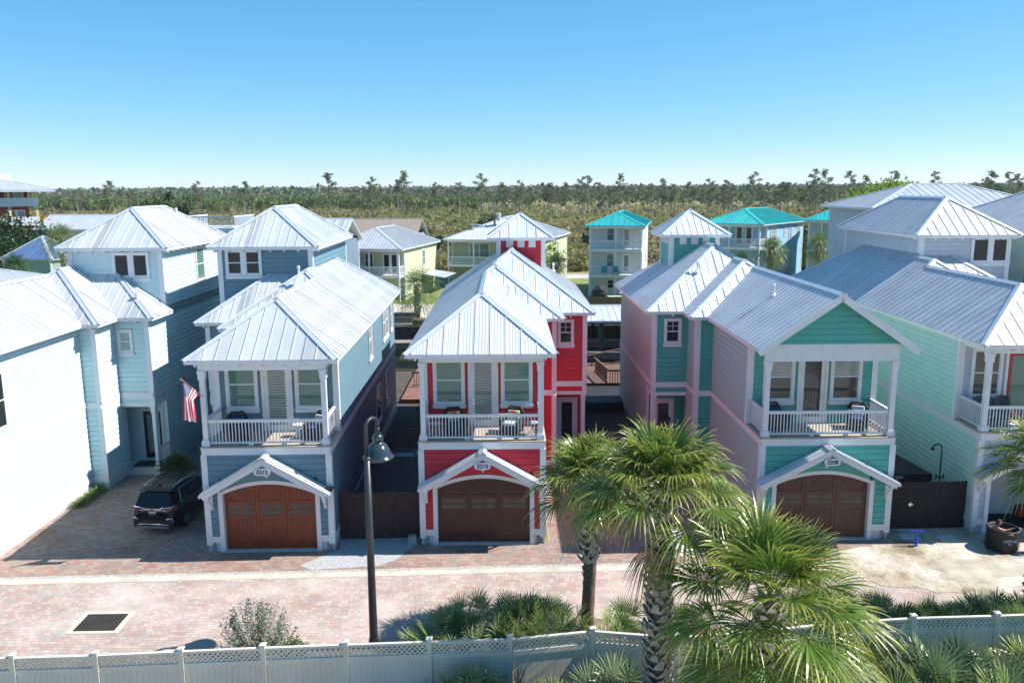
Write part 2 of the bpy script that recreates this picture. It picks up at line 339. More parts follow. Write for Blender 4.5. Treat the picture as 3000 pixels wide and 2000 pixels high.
# ---------------- the row of town houses ----------------
SL = .69; OV = .45
def town_house(name, label, Rw, m, y0, A, B, C, yB, yC, yE, ze, col, rz=0, front='hip', wood=None, number=None, tower=None, cupola=None, seam=.46, rm=None,
               wins=(), gx=None, porch_glass=(None, None, None), deckm=None, doorside=1, awn=None, red_door=None, open_garage=False, reale=OV, handle=1, wp=2.0, entry_glass=None, entry_door=None, side_col=None):
    """Rw: x of the straight side wall, m: +1 when the house steps out to the right, A/B/C: widths, y0/yB/yC/yE: fronts and back"""
    rm = rm or RF; X = lambda u: Rw + m*u
    H = thing(name, label, 'house', (X(A/2), y0, 0), rz)
    sm = mat(name+'_siding', col, .55, var=.05, scale=1.5)
    def wl(u0, ya, u1, yb):           # given for m = -1 (left to right from outside)
        return W((X(u0), ya), (X(u1), yb)) if m < 0 else W((X(u1), yb), (X(u0), ya))
    wb = MB(); wsd = MB() if side_col else wb; DZ = 4.13; yP = y0+wp; ZT = ze+.22
    gmid = X(A/2); gw = (gx[1]-gx[0])/2 if gx else 1.74; gc = (gx[0]+gx[1])/2 if gx else gmid
    # plain cores (block light)
    def core(ua, ub, ya, yb, za, zb):
        xa, xb = sorted((X(ua), X(ub))); wb.box(xa+.004, xb-.004, ya, yb, za, zb)
    core(0, A, y0+(4.5 if open_garage else .45), max(yP+.1, y0+5.5), 0, DZ-.02); core(0, A, yP+.004, yB+.5, 0, ze+.1); core(0, B, yB+.004, yC+.5, 0, ze+.1); core(0, C, yC+1.5, yE-.004, 0, ze+.1); core(0, C, yC+.004, yC+1.6, 3.55, ze+.1)
    # front, garage storey
    f = wl(A, y0, 0, y0); fx = f.pt(0, 0)[0]; g0 = gc-gw-fx; g1 = gc+gw-fx
    siding(wb, f, a0=.1, a1=g0-.1, z0=.65, z1=DZ-.2); siding(wb, f, a0=g1+.1, a1=f.L-.1, z0=.65, z1=DZ-.2); siding(wb, f, a0=g0-.1, a1=g1+.1, z0=2.95, z1=DZ-.2)
    tym = [(gc-fx+gw*i/8, 2.33+.40*(1-(i/8)**2)) for i in range(-8, 9)]
    for i in range(len(tym)-1):
        (a, z), (b, z2) = tym[i], tym[i+1]; f.slab(wb, [(a, z+.05), (b, z2+.05), (b, 3.2), (a, 3.2)], -.02, .045)
    # straight side
    s_ = wl(0, y0, 0, yE); siding(wsd, s_, z0=.62, z1=DZ-.2); siding(wsd, s_, a0=wp if m < 0 else 0, a1=s_.L if m < 0 else s_.L-wp, z0=DZ+.0, z1=ZT)
    # step side of A
    s_ = wl(A, yB, A, y0); siding(wsd, s_, z0=.62, z1=DZ-.2); siding(wsd, s_, a0=0 if m < 0 else wp, a1=s_.L-wp if m < 0 else s_.L, z0=DZ, z1=ZT)
    siding(wb, wl(B, yB, A, yB), z0=.3, z1=ZT); siding(wsd, wl(B, yC, B, yB), z0=.3, z1=ZT)
    siding(wb, wl(C, yC, B, yC), z0=3.55, z1=ZT)
    siding(wsd, wl(C, yE, C, yC), z0=3.6, z1=ZT); siding(wsd, wl(C, yE, C, yC+1.5), z0=.5, z1=3.6)
    siding(wb, wl(0, yE, C, yE), z0=.5, z1=ZT)
    ew = wl(C, yC+1.5, B, yC+1.5); siding(wb, ew, z0=.35, z1=3.6)
    pw = wl(A, yP, 0, yP); siding(wb, pw, z0=DZ+.05, z1=ZT)
    # trim: bands, baseboards, corner boards
    tb = MB()
    for q in (wl(A, y0, 0, y0), wl(0, y0, 0, yE), wl(A, yB, A, y0), wl(B, yB, A, yB), wl(B, yC, B, yB), wl(C, yC, B, yC), wl(C, yE, C, yC)):
        q.box(tb, 0, q.L, DZ-.24, DZ, -.02, .056); q.box(tb, -.03, q.L+.03, DZ, DZ+.03, -.02, .078)
    for q, g in ((wl(0, y0, 0, yE), 0), (wl(A, yB, A, y0), 0), (wl(B, yB, A, yB), 0), (wl(B, yC, B, yB), 0)):
        q.box(tb, 0, q.L, .40, .62, -.02, .062)
    f.box(tb, 0, g0-.12, .40, .65, -.02, .058); f.box(tb, g1+.12, f.L, .40, .65, -.02, .058)
    def corner(u, y, z0, z1, front=True):
        """L-shaped corner board"""
        tb = MB(); x = X(u); o = .068; wd = .16; sx = -1 if (u > 0) == (m < 0) else 1    # outward x direction
        xa, xb = sorted((x-sx*wd, x+sx*o)); tb.box(xa, xb, y-o, y+.01, z0, z1); xa, xb = sorted((x-sx*.01, x+sx*o-sx*.001)); tb.box(xa, xb, y+.01, y+wd, z0, z1); tb.build('corner_board', WHITE, H)
    corner(0, y0, .3, DZ-.24); corner(A, y0, .3, DZ-.24); corner(0, yP, DZ+.03, ZT); corner(A, yP, DZ+.03, ZT)
    corner(B, yB, .3, DZ-.24); corner(B, yB, DZ+.03, ZT); corner(C, yC, 3.5, DZ-.24); corner(C, yC, DZ+.03, ZT)
    q = wl(C, yC, B, yC); q.box(tb, -.03, q.L, 3.46, 3.64, -.16, .06); q = wl(C, yC+1.5, C, yC); q.box(tb, 0, q.L, 3.46, 3.64, -.1, .06)
    tb.build('trim_bands', WHITE, H)
    fb = MB(); xa, xb = sorted((X(0), X(A)))
    for (q0, q1) in ((xa+.04, gc-gw-.02), (gc+gw+.02, xb-.04)): fb.box(q0, q1, y0+.03, y0+.5, -.1, .40)
    xs = X(0)-m*.02; fb.box(*sorted((xs, xs+m*.3)), y0+.03, yE, -.1, .40); xs = X(A)+m*.02; fb.box(*sorted((xs, xs-m*.3)), y0+.03, yB, -.1, .40)
    xs = X(B)+m*.02; fb.box(*sorted((xs, xs-m*.4)), yB+.03, yC+1.5, -.1, .31); fb.build('foundation', mat('painted_block', (.58, .60, .64), .8, var=.08), H)
    # garage door
    jb = MB(); f.box(jb, g0-.17, g0, 0, 2.45, -.22, .07); f.box(jb, g1, g1+.17, 0, 2.45, -.22, .07)
    for i in range(len(tym)-1):
        (a, z), (b, z2) = tym[i], tym[i+1]; f.slab(jb, [(a, z-.0), (b, z2-.0), (b, z2+.15), (a, z+.15)], -.1, .075)
    jb.build('garage_door_frame', WHITE, H)
    if not open_garage:
        gd = MB(); f.box(gd, g0, g1, .05, 2.8, -.40, -.20); n = 3; pwid = 2*gw/n
        for i in range(n):
            a = g0+i*pwid
            f.box(gd, a+.008, a+.13, .05, 2.8, -.2, -.165); f.box(gd, a+pwid-.13, a+pwid-.008, .05, 2.8, -.2, -.165)
            for z in ((.05, .3), (1.28, 1.40), (1.82, 1.98), (2.62, 2.80)): f.box(gd, a+.13, a+pwid-.13, z[0], z[1], -.2, -.166)
            k = 12
            for j in range(k):
                aa = a+.13+(pwid-.26)*j/k; bb = a+.13+(pwid-.26)*(j+1)/k-.012
                f.box(gd, aa, bb, .3, 1.28, -.2, -.188); f.box(gd, aa, bb, 1.98, 2.62, -.2, -.188)
            f.box(gd, a+pwid/2-.02, a+pwid/2+.02, 1.40, 1.82, -.2, -.168); f.box(gd, a+.13, a+pwid-.13, 1.59, 1.63, -.2, -.168)
        go = gd.build('garage_door', wood, H)
        gp = MB()
        for i in range(n):
            a = g0+i*pwid; f.box(gp, a+.135, a+pwid-.135, 1.405, 1.815, -.2, -.178)
        gp.build('pane', G_BROWN, go)
    if open_garage:
        gi = MB(); a, c = gc-gw-.01, gc+gw+.01; y_, e_ = y0+.10, y0+4.2
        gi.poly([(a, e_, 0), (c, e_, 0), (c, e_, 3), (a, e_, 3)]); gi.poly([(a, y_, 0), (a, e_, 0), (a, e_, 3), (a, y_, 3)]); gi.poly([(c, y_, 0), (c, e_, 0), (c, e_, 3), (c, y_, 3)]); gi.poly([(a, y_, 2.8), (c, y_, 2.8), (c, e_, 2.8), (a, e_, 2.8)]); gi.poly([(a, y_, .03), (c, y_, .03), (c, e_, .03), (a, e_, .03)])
        gi.build('garage_shade_liner', mat('garage_shade_black', (.012, .012, .014), .9), H)  # near-black faces put the shade of the open garage into the colour
    sl_ = MB(); sl_.box(gc-gw-.2, gc+gw+.2, y0-.08, y0+.4, -.05, .045); sl_.build('garage_sill', CONC, H)
    # gabled awning over the garage
    ax0, ax1 = awn; axm = (ax0+ax1)/2; zp = 3.92; zl = 2.50; pr = .68
    P = lambda x, y, z: (x, y, z)
    pl = [[P(ax0, y0-pr, zl), P(axm, y0-pr, zp), P(axm, y0-.0, zp), P(ax0, y0-.0, zl)], [P(ax1, y0-pr, zl), P(axm, y0-pr, zp), P(axm, y0-.0, zp), P(ax1, y0-.0, zl)]]
    ar = roof(H, pl, rm, CAP, [(P(axm, y0-pr, zp), P(axm, y0, zp))], spacing=.3, fascia=False, name='awning_roof', thick=.06)
    rk = MB()
    for sx, xe in ((-1, ax0), (1, ax1)):
        a = (axm, y0-pr+.07, zp-.17); b = (xe-sx*.12, y0-pr+.07, zl-.10); rk.bar(a, b, .06, .19, up=(0,0,1)); rk.bar((axm, y0-pr+.03, zp-.105), (xe-sx*.02, y0-pr+.03, zl-.075), .05, .06)
        for yy in (y0-.35,): rk.bar((axm, yy+.02, zp-.12), (xe-sx*.06, yy+.02, zl-.10), .5, .03)
    rk.build('rake_board', WHITE, H)
    def bracket(x):
        b = MB(); b.box(x-.05, x+.05, y0-.10, y0-.03, zl-.75, zl-.12); b.box(x-.05, x+.05, y0-pr+.12, y0-.05, zl-.22, zl-.12)
        pts = [(x, y0-.08, zl-.70), (x, y0-.20, zl-.55), (x, y0-.35, zl-.36), (x, y0-.52, zl-.20)]; b.tube(pts, .055, 6); b.build('bracket', WHITE, H)
    bracket(ax0+.28); bracket(ax1-.28)
    b = MB(); b.tube([(axm, y0-.05, 3.02), (axm, y0-.14, 3.08), (axm, y0-.3, 3.28), (axm, y0-.5, 3.52)], .06, 6); b.build('bracket', WHITE, H)
    if number:
        sg = MB(); n = 20; zc = 3.42; rr_ = [(axm+.31*math.copysign(abs(math.cos(2*math.pi*k/n))**.6, math.cos(2*math.pi*k/n)), zc+.135*math.copysign(abs(math.sin(2*math.pi*k/n))**.6, math.sin(2*math.pi*k/n))) for k in range(n)]
        sg.hexa([(x, y0-pr-.02, z) for x, z in rr_], [(x, y0-pr+.01, z) for x, z in rr_]); so_ = sg.build('address_sign', WHITE, H)
        text(number, .215, so_, (axm, y0-pr-.026, zc), (math.pi/2, 0, 0), mat('sign_ink', (.01, .012, .03), .5), bold=.004)
    # balcony
    dk = MB(); dk.box(xa-.07, xb+.07, y0-.09, yP, DZ+.031, DZ+.075); dk.build('balcony_floor', deckm or DECKT, H)
    cb = MB(); xf0, xf1 = xa+.02, xb-.02; zc = ze-.28
    cb.box(xf0, xf1, y0+.06, yP, zc, zc+.06); cb.box(xf0, xf1, y0+.03, y0+.24, zc-.30 if front == 'gable' else zc-.14, ze-.02 if front != 'gable' else ze+.08)
    cb.box(xf0, xf0+.2, y0+.24, yP, zc-.14, ze-.04); cb.box(xf1-.2, xf1, y0+.24, yP, zc-.14, ze-.04); cb.build('porch_beam', WHITE, H)
    zt = (zc-.30) if front == 'gable' else zc-.14
    post(H, xa+.14, y0+.13, DZ+.076, zt, .19); post(H, xb-.14, y0+.13, DZ+.076, zt, .19)
    railing(H, (xa+.24, y0+.13), (xb-.24, y0+.13), DZ+.07); railing(H, (xa+.14, y0+.24), (xa+.14, yP-.03), DZ+.07); railing(H, (xb-.14, y0+.24), (xb-.14, yP-.03), DZ+.07)
    for xx in (xa+A*.38, xa+A*.64):
        b = MB(); b.hexa([(xx-.06, y0+.09, DZ+.076), (xx+.06, y0+.09, DZ+.076), (xx+.06, y0+.17, DZ+.076), (xx-.06, y0+.17, DZ+.076)], [(xx-.12, y0+.09, DZ+.18), (xx+.12, y0+.09, DZ+.18), (xx+.12, y0+.17, DZ+.18), (xx-.12, y0+.17, DZ+.18)]); b.build('rail_foot', WHITE, H)
    c = pw.L/2; d0 = c-.60
    window(H, pw, d0-.12-1.28, d0-.12, 5.12, 7.18, porch_glass[0], porch_glass[2]); window(H, pw, d0+1.32, d0+1.32+1.28, 5.12, 7.18, porch_glass[0], porch_glass[2])
    door(H, pw, d0, d0+1.22, DZ+.08, 7.12, porch_glass[1], slabm=red_door, handle=handle)
    # entry: door, post, step
    et = MB(); door(H, ew, ew.L/2-.55, ew.L/2+.55, .42, 2.95, entry_glass or G_WHITE, slabm=entry_door, handle=-1)
    px = X(C)-m*.1; post(H, px, yC+.12, .30, 3.46, .16); fl = MB(); fl.box(*sorted((X(C), X(B))), yC, yC+1.5, -.05, .30); fl.build('entry_step', CONC, H)
    # a half wall and opening frame at the side of the entry
    hw = wl(C, yC+1.5, C, yC); hb = MB(); a0_, a1_ = (.0, hw.L-.2) if m < 0 else (.2, hw.L)
    hw.box(hb, a0_, a1_, 1.25, 1.33, -.08, 0); hw.box(hb, a0_, a0_+.12, .3, 3.46, -.1, .02); hw.box(hb, a1_-.12, a1_, .3, 3.46, -.1, .02)
    for i in range(1, 9): t = a0_+.12+(a1_-a0_-.24)*i/9; hw.box(hb, t-.02, t+.02, .3, 1.25, -.06, -.02)
    hb.build('entry_railing', WHITE, H)
    # main roof
    yA_ = y0-reale+(.0 if front == 'hip' else -.1); yB_ = yB-OV; yC_ = yC-OV; yE_ = yE+OV
    eR, eA, eB, eC = -OV, A+OV-.02, B+OV-.02, C+OV-.02; Z = lambda h: ze+SL*h
    hA, hB, hC = (eA-eR)/2, (eB-eR)/2, (eC-eR)/2; mA, mB, mC = (eA+eR)/2, (eB+eR)/2, (eC+eR)/2
    p = lambda u, y, z: (X(u), y, z)
    fa = p(mA, yA_+hA, Z(hA)) if front == 'hip' else p(mA, yA_, Z(hA))
    pl = [[p(eR, yA_, ze), fa, p(mA, yB_+hA, Z(hA)), p(mB, yB_+hB, Z(hB)), p(mB, yC_+hB, Z(hB)), p(mC, yC_+hC, Z(hC)), p(mC, yE_-hC, Z(hC)), p(eR, yE_, ze)],
          [p(eA, yA_, ze), fa, p(mA, yB_+hA, Z(hA)), p(eA, yB_, ze)], [p(eB, yB_, ze), p(eA, yB_, ze), p(mA, yB_+hA, Z(hA)), p(mB, yB_+hB, Z(hB))],
          [p(eB, yB_, ze), p(mB, yB_+hB, Z(hB)), p(mB, yC_+hB, Z(hB)), p(eB, yC_, ze)], [p(eC, yC_, ze), p(eB, yC_, ze), p(mB, yC_+hB, Z(hB)), p(mC, yC_+hC, Z(hC))]]
    if tower: yt = tower[2]; k = yt-yC_; pl.append([p(eC, yC_, ze), p(eC-k, yt, Z(k)), p(eC, yt, ze)])
    else: pl.append([p(eC, yC_, ze), p(mC, yC_+hC, Z(hC)), p(mC, yE_-hC, Z(hC)), p(eC, yE_, ze)])
    if not tower: pl.append([p(eC, yE_, ze), p(mC, yE_-hC, Z(hC)), p(eR, yE_, ze)])
    cp = [(fa, p(mA, yB_+hA, Z(hA))), (p(mA, yB_+hA, Z(hA)), p(mB, yB_+hB, Z(hB))), (p(mB, yB_+hB, Z(hB)), p(mB, yC_+hB, Z(hB))), (p(mB, yC_+hB, Z(hB)), p(mC, yC_+hC, Z(hC))), (p(mC, yC_+hC, Z(hC)), p(mC, yE_-hC, Z(hC))),
          (p(eR, yE_, ze), p(mC, yE_-hC, Z(hC))), (p(eB, yB_, ze), p(mB, yB_+hB, Z(hB)))]
    cp.append((p(eC, yC_, ze), p(mC, yC_+hC, Z(hC))) if not tower else (p(eC, yC_, ze), p(eC-(tower[2]-yC_), tower[2], Z(tower[2]-yC_))))
    if front == 'hip': pl.append([p(eR, yA_, ze), fa, p(eA, yA_, ze)]); cp += [(p(eR, yA_, ze), fa), (p(eA, yA_, ze), fa)]
    roof(H, pl, rm, CAP, cp, spacing=seam)
    if front == 'gable':
        q = W((xa, y0+.03), (xb, y0+.03)); zb = ze+.09; dz = SL*(hA)-.09-.14; siding(wb, q, poly=[(A/2-dz/SL, zb), (A/2+dz/SL, zb), (A/2, zb+dz)], push=.03)
        gb = MB(); x0_, x1_ = sorted((X(eR), X(eA))); xm = (x0_+x1_)/2
        for xe in (x0_, x1_): gb.bar((xm, yA_+.04, Z(hA)-.17), (xe, yA_+.04, ze-.17), .05, .22); gb.bar((xm, yA_+.35, Z(hA)-.13), (xe, yA_+.35, ze-.13), .6, .03)
        gb.build('rake_board', WHITE, H)
    # rafter tails
    for u0_, u1_, yy in ((eR, eA, yA_), (eA, eB, yB_), (eB, eC, yC_))[1 if front == 'gable' else 0:]:
        n = max(1, int(abs(u1_-u0_)/.8))
        for i in range(n): u = u0_+(u1_-u0_)*(i+.5)/n; rt = MB(); rt.box(X(u)-.03, X(u)+.03, yy+.05, yy+.5, ze-.26, ze-.16); rt.build('rafter_tail', WHITE, H)
    if tower:
        u0_, u1_, yt, ye, zt_ = tower; x0_, x1_ = sorted((X(u0_), X(u1_))); T = MB(); T.box(x0_+.004, x1_-.004, yt+.004, ye-.004, ze-.2, zt_+.1)
        for q in (W((x0_, yt), (x1_, yt)), W((x1_, yt), (x1_, ye)), W((x0_, ye), (x0_, yt)), W((x1_, ye), (x0_, ye))): siding(T, q, z0=ze-.3, z1=zt_+.2)
        to = T.build('tower', sm, H)
        for xx, sx in ((x0_, -1), (x1_, 1)):
            TT = MB(); a, b = sorted((xx-sx*.17, xx+sx*.068)); TT.box(a, b, yt-.068, yt+.01, ze-.2, zt_+.18); a, b = sorted((xx-sx*.01, xx+sx*.067)); TT.box(a, b, yt+.01, yt+.17, ze-.2, zt_+.18); TT.build('corner_board', WHITE, to)
            TT = MB(); TT.box(a, b, ye-.17, ye+.05, ze-.2, zt_+.18); TT.build('corner_board', WHITE, to)
        hp, hc = hip(x0_-OV, x1_+OV, yt-OV, ye+OV, zt_, SL); roof(to, hp, rm, CAP, hc, spacing=seam, name='tower_roof')
        n = 8
        for i in range(n): xx = x0_-OV+(x1_-x0_+2*OV)*(i+.5)/n; rt = MB(); rt.box(xx-.03, xx+.03, yt-OV+.05, yt, zt_-.26, zt_-.16); rt.build('rafter_tail', WHITE, to)
        xs_ = x1_ if x0_ < 0 else x0_-OV+.05
        for i in range(13): yy = yt-OV+(ye-yt+2*OV)*(i+.5)/13; rt = MB(); rt.box(xs_, xs_+.4, yy-.03, yy+.03, zt_-.26, zt_-.16); rt.build('rafter_tail', WHITE, to)
    if cupola:
        x0_, x1_, yt, ye, zt_ = cupola; T = MB(); T.box(x0_+.004, x1_-.004, yt+.004, ye-.004, ze+.4, zt_+.1)
        for q in (W((x0_, yt), (x1_, yt)), W((x1_, yt), (x1_, ye)), W((x0_, ye), (x0_, yt)), W((x1_, ye), (x0_, ye))): siding(T, q, z0=ze+.4, z1=zt_+.2, push=.03)
        to = T.build('cupola', sm, H)
        for xx, sx in ((x0_, -1), (x1_, 1)):
            TT = MB(); a, b = sorted((xx-sx*.17, xx+sx*.07)); TT.box(a, b, yt-.07, yt+.01, ze+.4, zt_+.2); a, b = sorted((xx-sx*.01, xx+sx*.069)); TT.box(a, b, yt+.01, yt+.17, ze+.4, zt_+.2); TT.build('corner_board', WHITE, to)
            TT = MB(); TT.box(a, b, ye-.17, ye+.06, ze+.4, zt_+.2); TT.build('corner_board', WHITE, to)
        hp, hc = hip(x0_-.58, x1_+.58, yt-.58, ye+.58, zt_, SL); roof(to, hp, rm, CAP, hc, spacing=seam*.85, name='cupola_roof')
        for q in (W((x0_, yt), (x1_, yt)), W((x1_, yt), (x1_, ye)), W((x0_, ye), (x0_, yt))):
            for k in (.26, .5, .74):
                b = MB(); c_ = q.L*k; q.box(b, c_-.19, c_+.19, zt_-.56, zt_-.16, 0, .06)
                for j in range(4): q.box(b, c_-.14, c_+.14, zt_-.52+j*.09, zt_-.47+j*.09, .06, .075)
                b.build('louver', WHITE, to)
    wb.build('wall', sm, H)
    if side_col: wsd.build('side_wall', mat(name+'_side_siding', side_col, .6, var=.05, scale=1.5), H)
    for (P0, P1, a0, a1, z0, z1, pn, kw) in wins: window(H, W(P0, P1), a0, a1, z0, z1, pn, **kw)
    return H, sm
def vent(H, x, y, z, h=.35):
    v = MB(); v.lathe([(.0, h), (.05, h), (.05, 0), (.16, -.1), (.0, -.1)], (x, y, z), 8); v.lathe([(.075, h-.1), (.075, h+.03), (0, h+.05)], (x, y, z), 8); v.build('vent_pipe', WHITE, H)

WOOD_RED = mat('garage_wood_red', (.21, .035, .012), .4, var=.22, scale=2.5)
WOOD_DK = mat('garage_wood_dark', (.075, .022, .016), .45, var=.2, scale=2.5)
WOOD_BR = mat('garage_wood_brown', (.105, .042, .028), .45, var=.12, scale=2.5)
BLKDOOR = mat('black_door_paint', (.012, .012, .012), .35, var=.1); REDDOOR = mat('red_door_paint', (.35, .015, .02), .4, var=.05)

# 3212: slate blue, steps to the left
H12, SM12 = town_house('slate_blue_house', 'slate blue town house numbered 3212 with a flag on its balcony post', -6.9, -1, 30.25, 4.76, 5.8, 7.45, 37.7, 39.45, 51.2, 7.54, (.115, .215, .275), rz=R(1.2), reale=.14,
    wood=WOOD_RED, number='3212', awn=(-11.72, -6.86), gx=(-11.03, -7.52), porch_glass=(G_TEAL, G_WHITE, G_TEAL), tower=(4.6-1.75, 7.45, 41.9, 51.4, 10.92), seam=.46,
    wins=[((-14.35, 41.9), (-9.75, 41.9), .32, 1.22, 9.45, 10.78, G_DARK, {}), ((-14.35, 41.9), (-9.75, 41.9), 1.22, 2.12, 9.45, 10.78, G_DARK, {}),
          ((-6.9, 30.25), (-6.9, 51.2), 10.2, 11.3, 5.35, 7.3, G_BLIND, {'muntin': True}), ((-6.9, 30.25), (-6.9, 51.2), 15.5, 16.55, 5.35, 7.3, G_BLIND, {'muntin': True}), ((-6.9, 30.25), (-6.9, 51.2), 16.75, 17.8, 5.35, 7.3, G_BLIND, {'muntin': True}), ((-6.9, 30.25), (-6.9, 51.2), 18.9, 19.8, 5.35, 7.3, G_BLIND, {'muntin': True}),
          ((-6.9, 30.25), (-6.9, 51.2), 12.2, 13.9, 1.5, 3.45, G_DARK, {'muntin': True}), ((-6.9, 30.25), (-6.9, 51.2), 15.8, 17.4, 1.5, 3.45, G_DARK, {'muntin': True})])
# 3210: red, steps to the right
H10, SM10 = town_house('red_house', 'bright red town house numbered 3210 with a small red cupola', -3.55, 1, 30.78, 4.76, 5.65, 7.28, 39.15, 41.0, 52.0, 7.68, (.50, .014, .035), rz=R(.3),
    wood=WOOD_DK, number='3210', awn=(-3.62, 1.34), gx=(-2.92, .66), porch_glass=(G_TEAL, G_WHITE, G_TEAL), cupola=(-.68, 1.88, 46.2, 48.8, 11.05), seam=.58, rm=RF2, handle=-1, reale=.5,
    wins=[((2.1, 41.0), (3.73, 41.0), .22, 1.04, 6.0, 7.28, G_DARK, {'muntin': True})], entry_glass=G_DARK)
# 3208: teal, gable front, steps to the left
H08, SM08 = town_house('teal_house', 'teal town house numbered 3208 with a gabled front and teal cupola', 14.72, -1, 31.02, 5.12, 5.9, 7.62, 38.9, 40.75, 52.0, 7.76, (.075, .36, .315), rz=R(.6), front='gable',
    wood=WOOD_BR, number='3208', awn=(9.42, 14.82), gx=(10.25, 13.9), porch_glass=(G_BLIND, G_SLAT, G_SLAT), cupola=(9.02, 11.66, 46.75, 49.5, 11.13), seam=.42, rm=RF2,
    wins=[((7.1, 40.75), (8.82, 40.75), .50, 1.36, 6.08, 7.36, G_DARK, {'muntin': True})], entry_glass=G_SLAT, side_col=(.31, .46, .44))
# left neighbour: aqua, steps to the right
HL, SML = town_house('aqua_house', 'pale aqua town house at the left edge with a blank side wall', -24.35, 1, 29.0, 4.78, 5.5, 7.1, 37.2, 39.1, 50.0, 7.83, (.50, .66, .69), rz=0, wood=WOOD_DK, awn=(-24.4, -19.4), gx=(-23.7, -20.2),
    porch_glass=(G_TEAL, G_WHITE, G_TEAL), tower=(2.55, 7.1, 41.3, 50.0, 10.94), seam=.48, entry_door=BLKDOOR, wp=1.2,
    wins=[((-18.85, 39.1), (-17.25, 39.1), .14, .86, 6.1, 7.22, G_BLIND, {}), ((-21.8, 41.3), (-17.25, 41.3), 2.12, 3.03, 9.42, 10.70, G_DARK, {'single': True}), ((-21.8, 41.3), (-17.25, 41.3), 3.03, 3.94, 9.42, 10.70, G_DARK, {'single': True}),
          ((-17.25, 41.3), (-17.25, 50.0), 4.3, 5.6, 8.75, 10.65, G_TEAL, {}), ((-19.57, 29.0), (-19.57, 37.2), 1.1, 2.35, 4.7, 7.0, G_DARK, {})])
# right neighbour: lavender grey, steps to the right
HR, SMR = town_house('lavender_house', 'pale lavender town house at the right edge with a red balcony door', 18.35, 1, 31.55, 4.9, 5.8, 7.75, 39.4, 41.4, 54.5, 7.75, (.42, .47, .54), rz=R(-.6), wood=WOOD_DK, awn=(18.2, 23.4), gx=(18.92, 22.6),
    porch_glass=(G_SLAT, G_TEAL, G_SLAT), tower=(3.1, 7.75, 44.3, 54.5, 11.17), seam=.50, rm=RF3, red_door=REDDOOR, open_garage=True, side_col=(.42, .66, .60),
    wins=[((21.45, 44.3), (26.1, 44.3), 2.65, 3.67, 9.66, 11.05, G_DARK, {'single': True}), ((21.45, 44.3), (26.1, 44.3), 3.67, 4.69, 9.66, 11.05, G_DARK, {'single': True})])
for H, x, y, z in ((H12, -9.9, 39.6, 9.75), (HL, -17.9, 39.7, 8.55), (HL, -20.6, 32.3, 8.85), (HL, -19.0, 48.0, 12.3), (H10, -.1, 37.6, 9.05), (H10, 2.6, 50.0, 8.9), (H08, 9.6, 42.6, 9.6), (H08, 8.9, 49.0, 9.2), (H08, 11.2, 35.4, 9.25)): vent(H, x, y, z)

# ---------------- ground, street, canal ----------------
def sheet(name, pts, z, m, z2=None):
    b = MB(); b.poly([(x, y, z) for x, y in pts]); o = b.build(name, m); return struct(o)
def ground_mat():
    m = bpy.data.materials.new('scrub_soil'); m.use_nodes = True; t = m.node_tree; b = t.nodes['Principled BSDF']; L = t.links.new
    tc = N(t, 'ShaderNodeTexCoord'); n1 = N(t, 'ShaderNodeTexNoise', Scale=.012, Detail=8, Roughness=.65); L(tc.outputs['Object'], n1.inputs['Vector'])
    n2 = N(t, 'ShaderNodeTexNoise', Scale=.35, Detail=8, Roughness=.7); L(tc.outputs['Object'], n2.inputs['Vector'])
    r = N(t, 'ShaderNodeValToRGB'); L(n1.outputs['Fac'], r.inputs[0]); e = r.color_ramp.elements
    e[0].position = .35; e[0].color = (.14, .15, .055, 1); e[1].position = .68; e[1].color = (.32, .26, .18, 1); k = e.new(.5); k.color = (.23, .21, .09, 1)
    r2 = N(t, 'ShaderNodeMapRange'); L(n2.outputs['Fac'], r2.inputs[0]); r2.inputs[1].default_value = .3; r2.inputs[2].default_value = .7; r2.inputs[3].default_value = .6; r2.inputs[4].default_value = 1.35
    mx = N(t, 'ShaderNodeMix', data_type='RGBA', blend_type='MULTIPLY'); mx.inputs[0].default_value = 1; L(r.outputs[0], mx.inputs[6]); L(r2.outputs[0], mx.inputs[7]); L(mx.outputs[2], b.inputs['Base Color']); b.inputs['Roughness'].default_value = .95; b.inputs['Specular IOR Level'].default_value = .1
    return m
gb = MB(); xs = [-4000, -160, 160, 4000]; ys = [-300, 62.5, 81.5, 9000]
for i in range(3):
    for j in range(3):
        if (i, j) != (1, 1): gb.poly([(xs[i], ys[j], 0), (xs[i+1], ys[j], 0), (xs[i+1], ys[j+1], 0), (xs[i], ys[j+1], 0)])
struct(gb.build('ground', ground_mat()))
wm = mat('canal_water', (.012, .016, .012), .08, var=.2, scale=.6, bump=.15, bscale=3); sheet('canal_water', [(-160, 62.5), (160, 62.5), (160, 81.5), (-160, 81.5)], -1.1, wm)
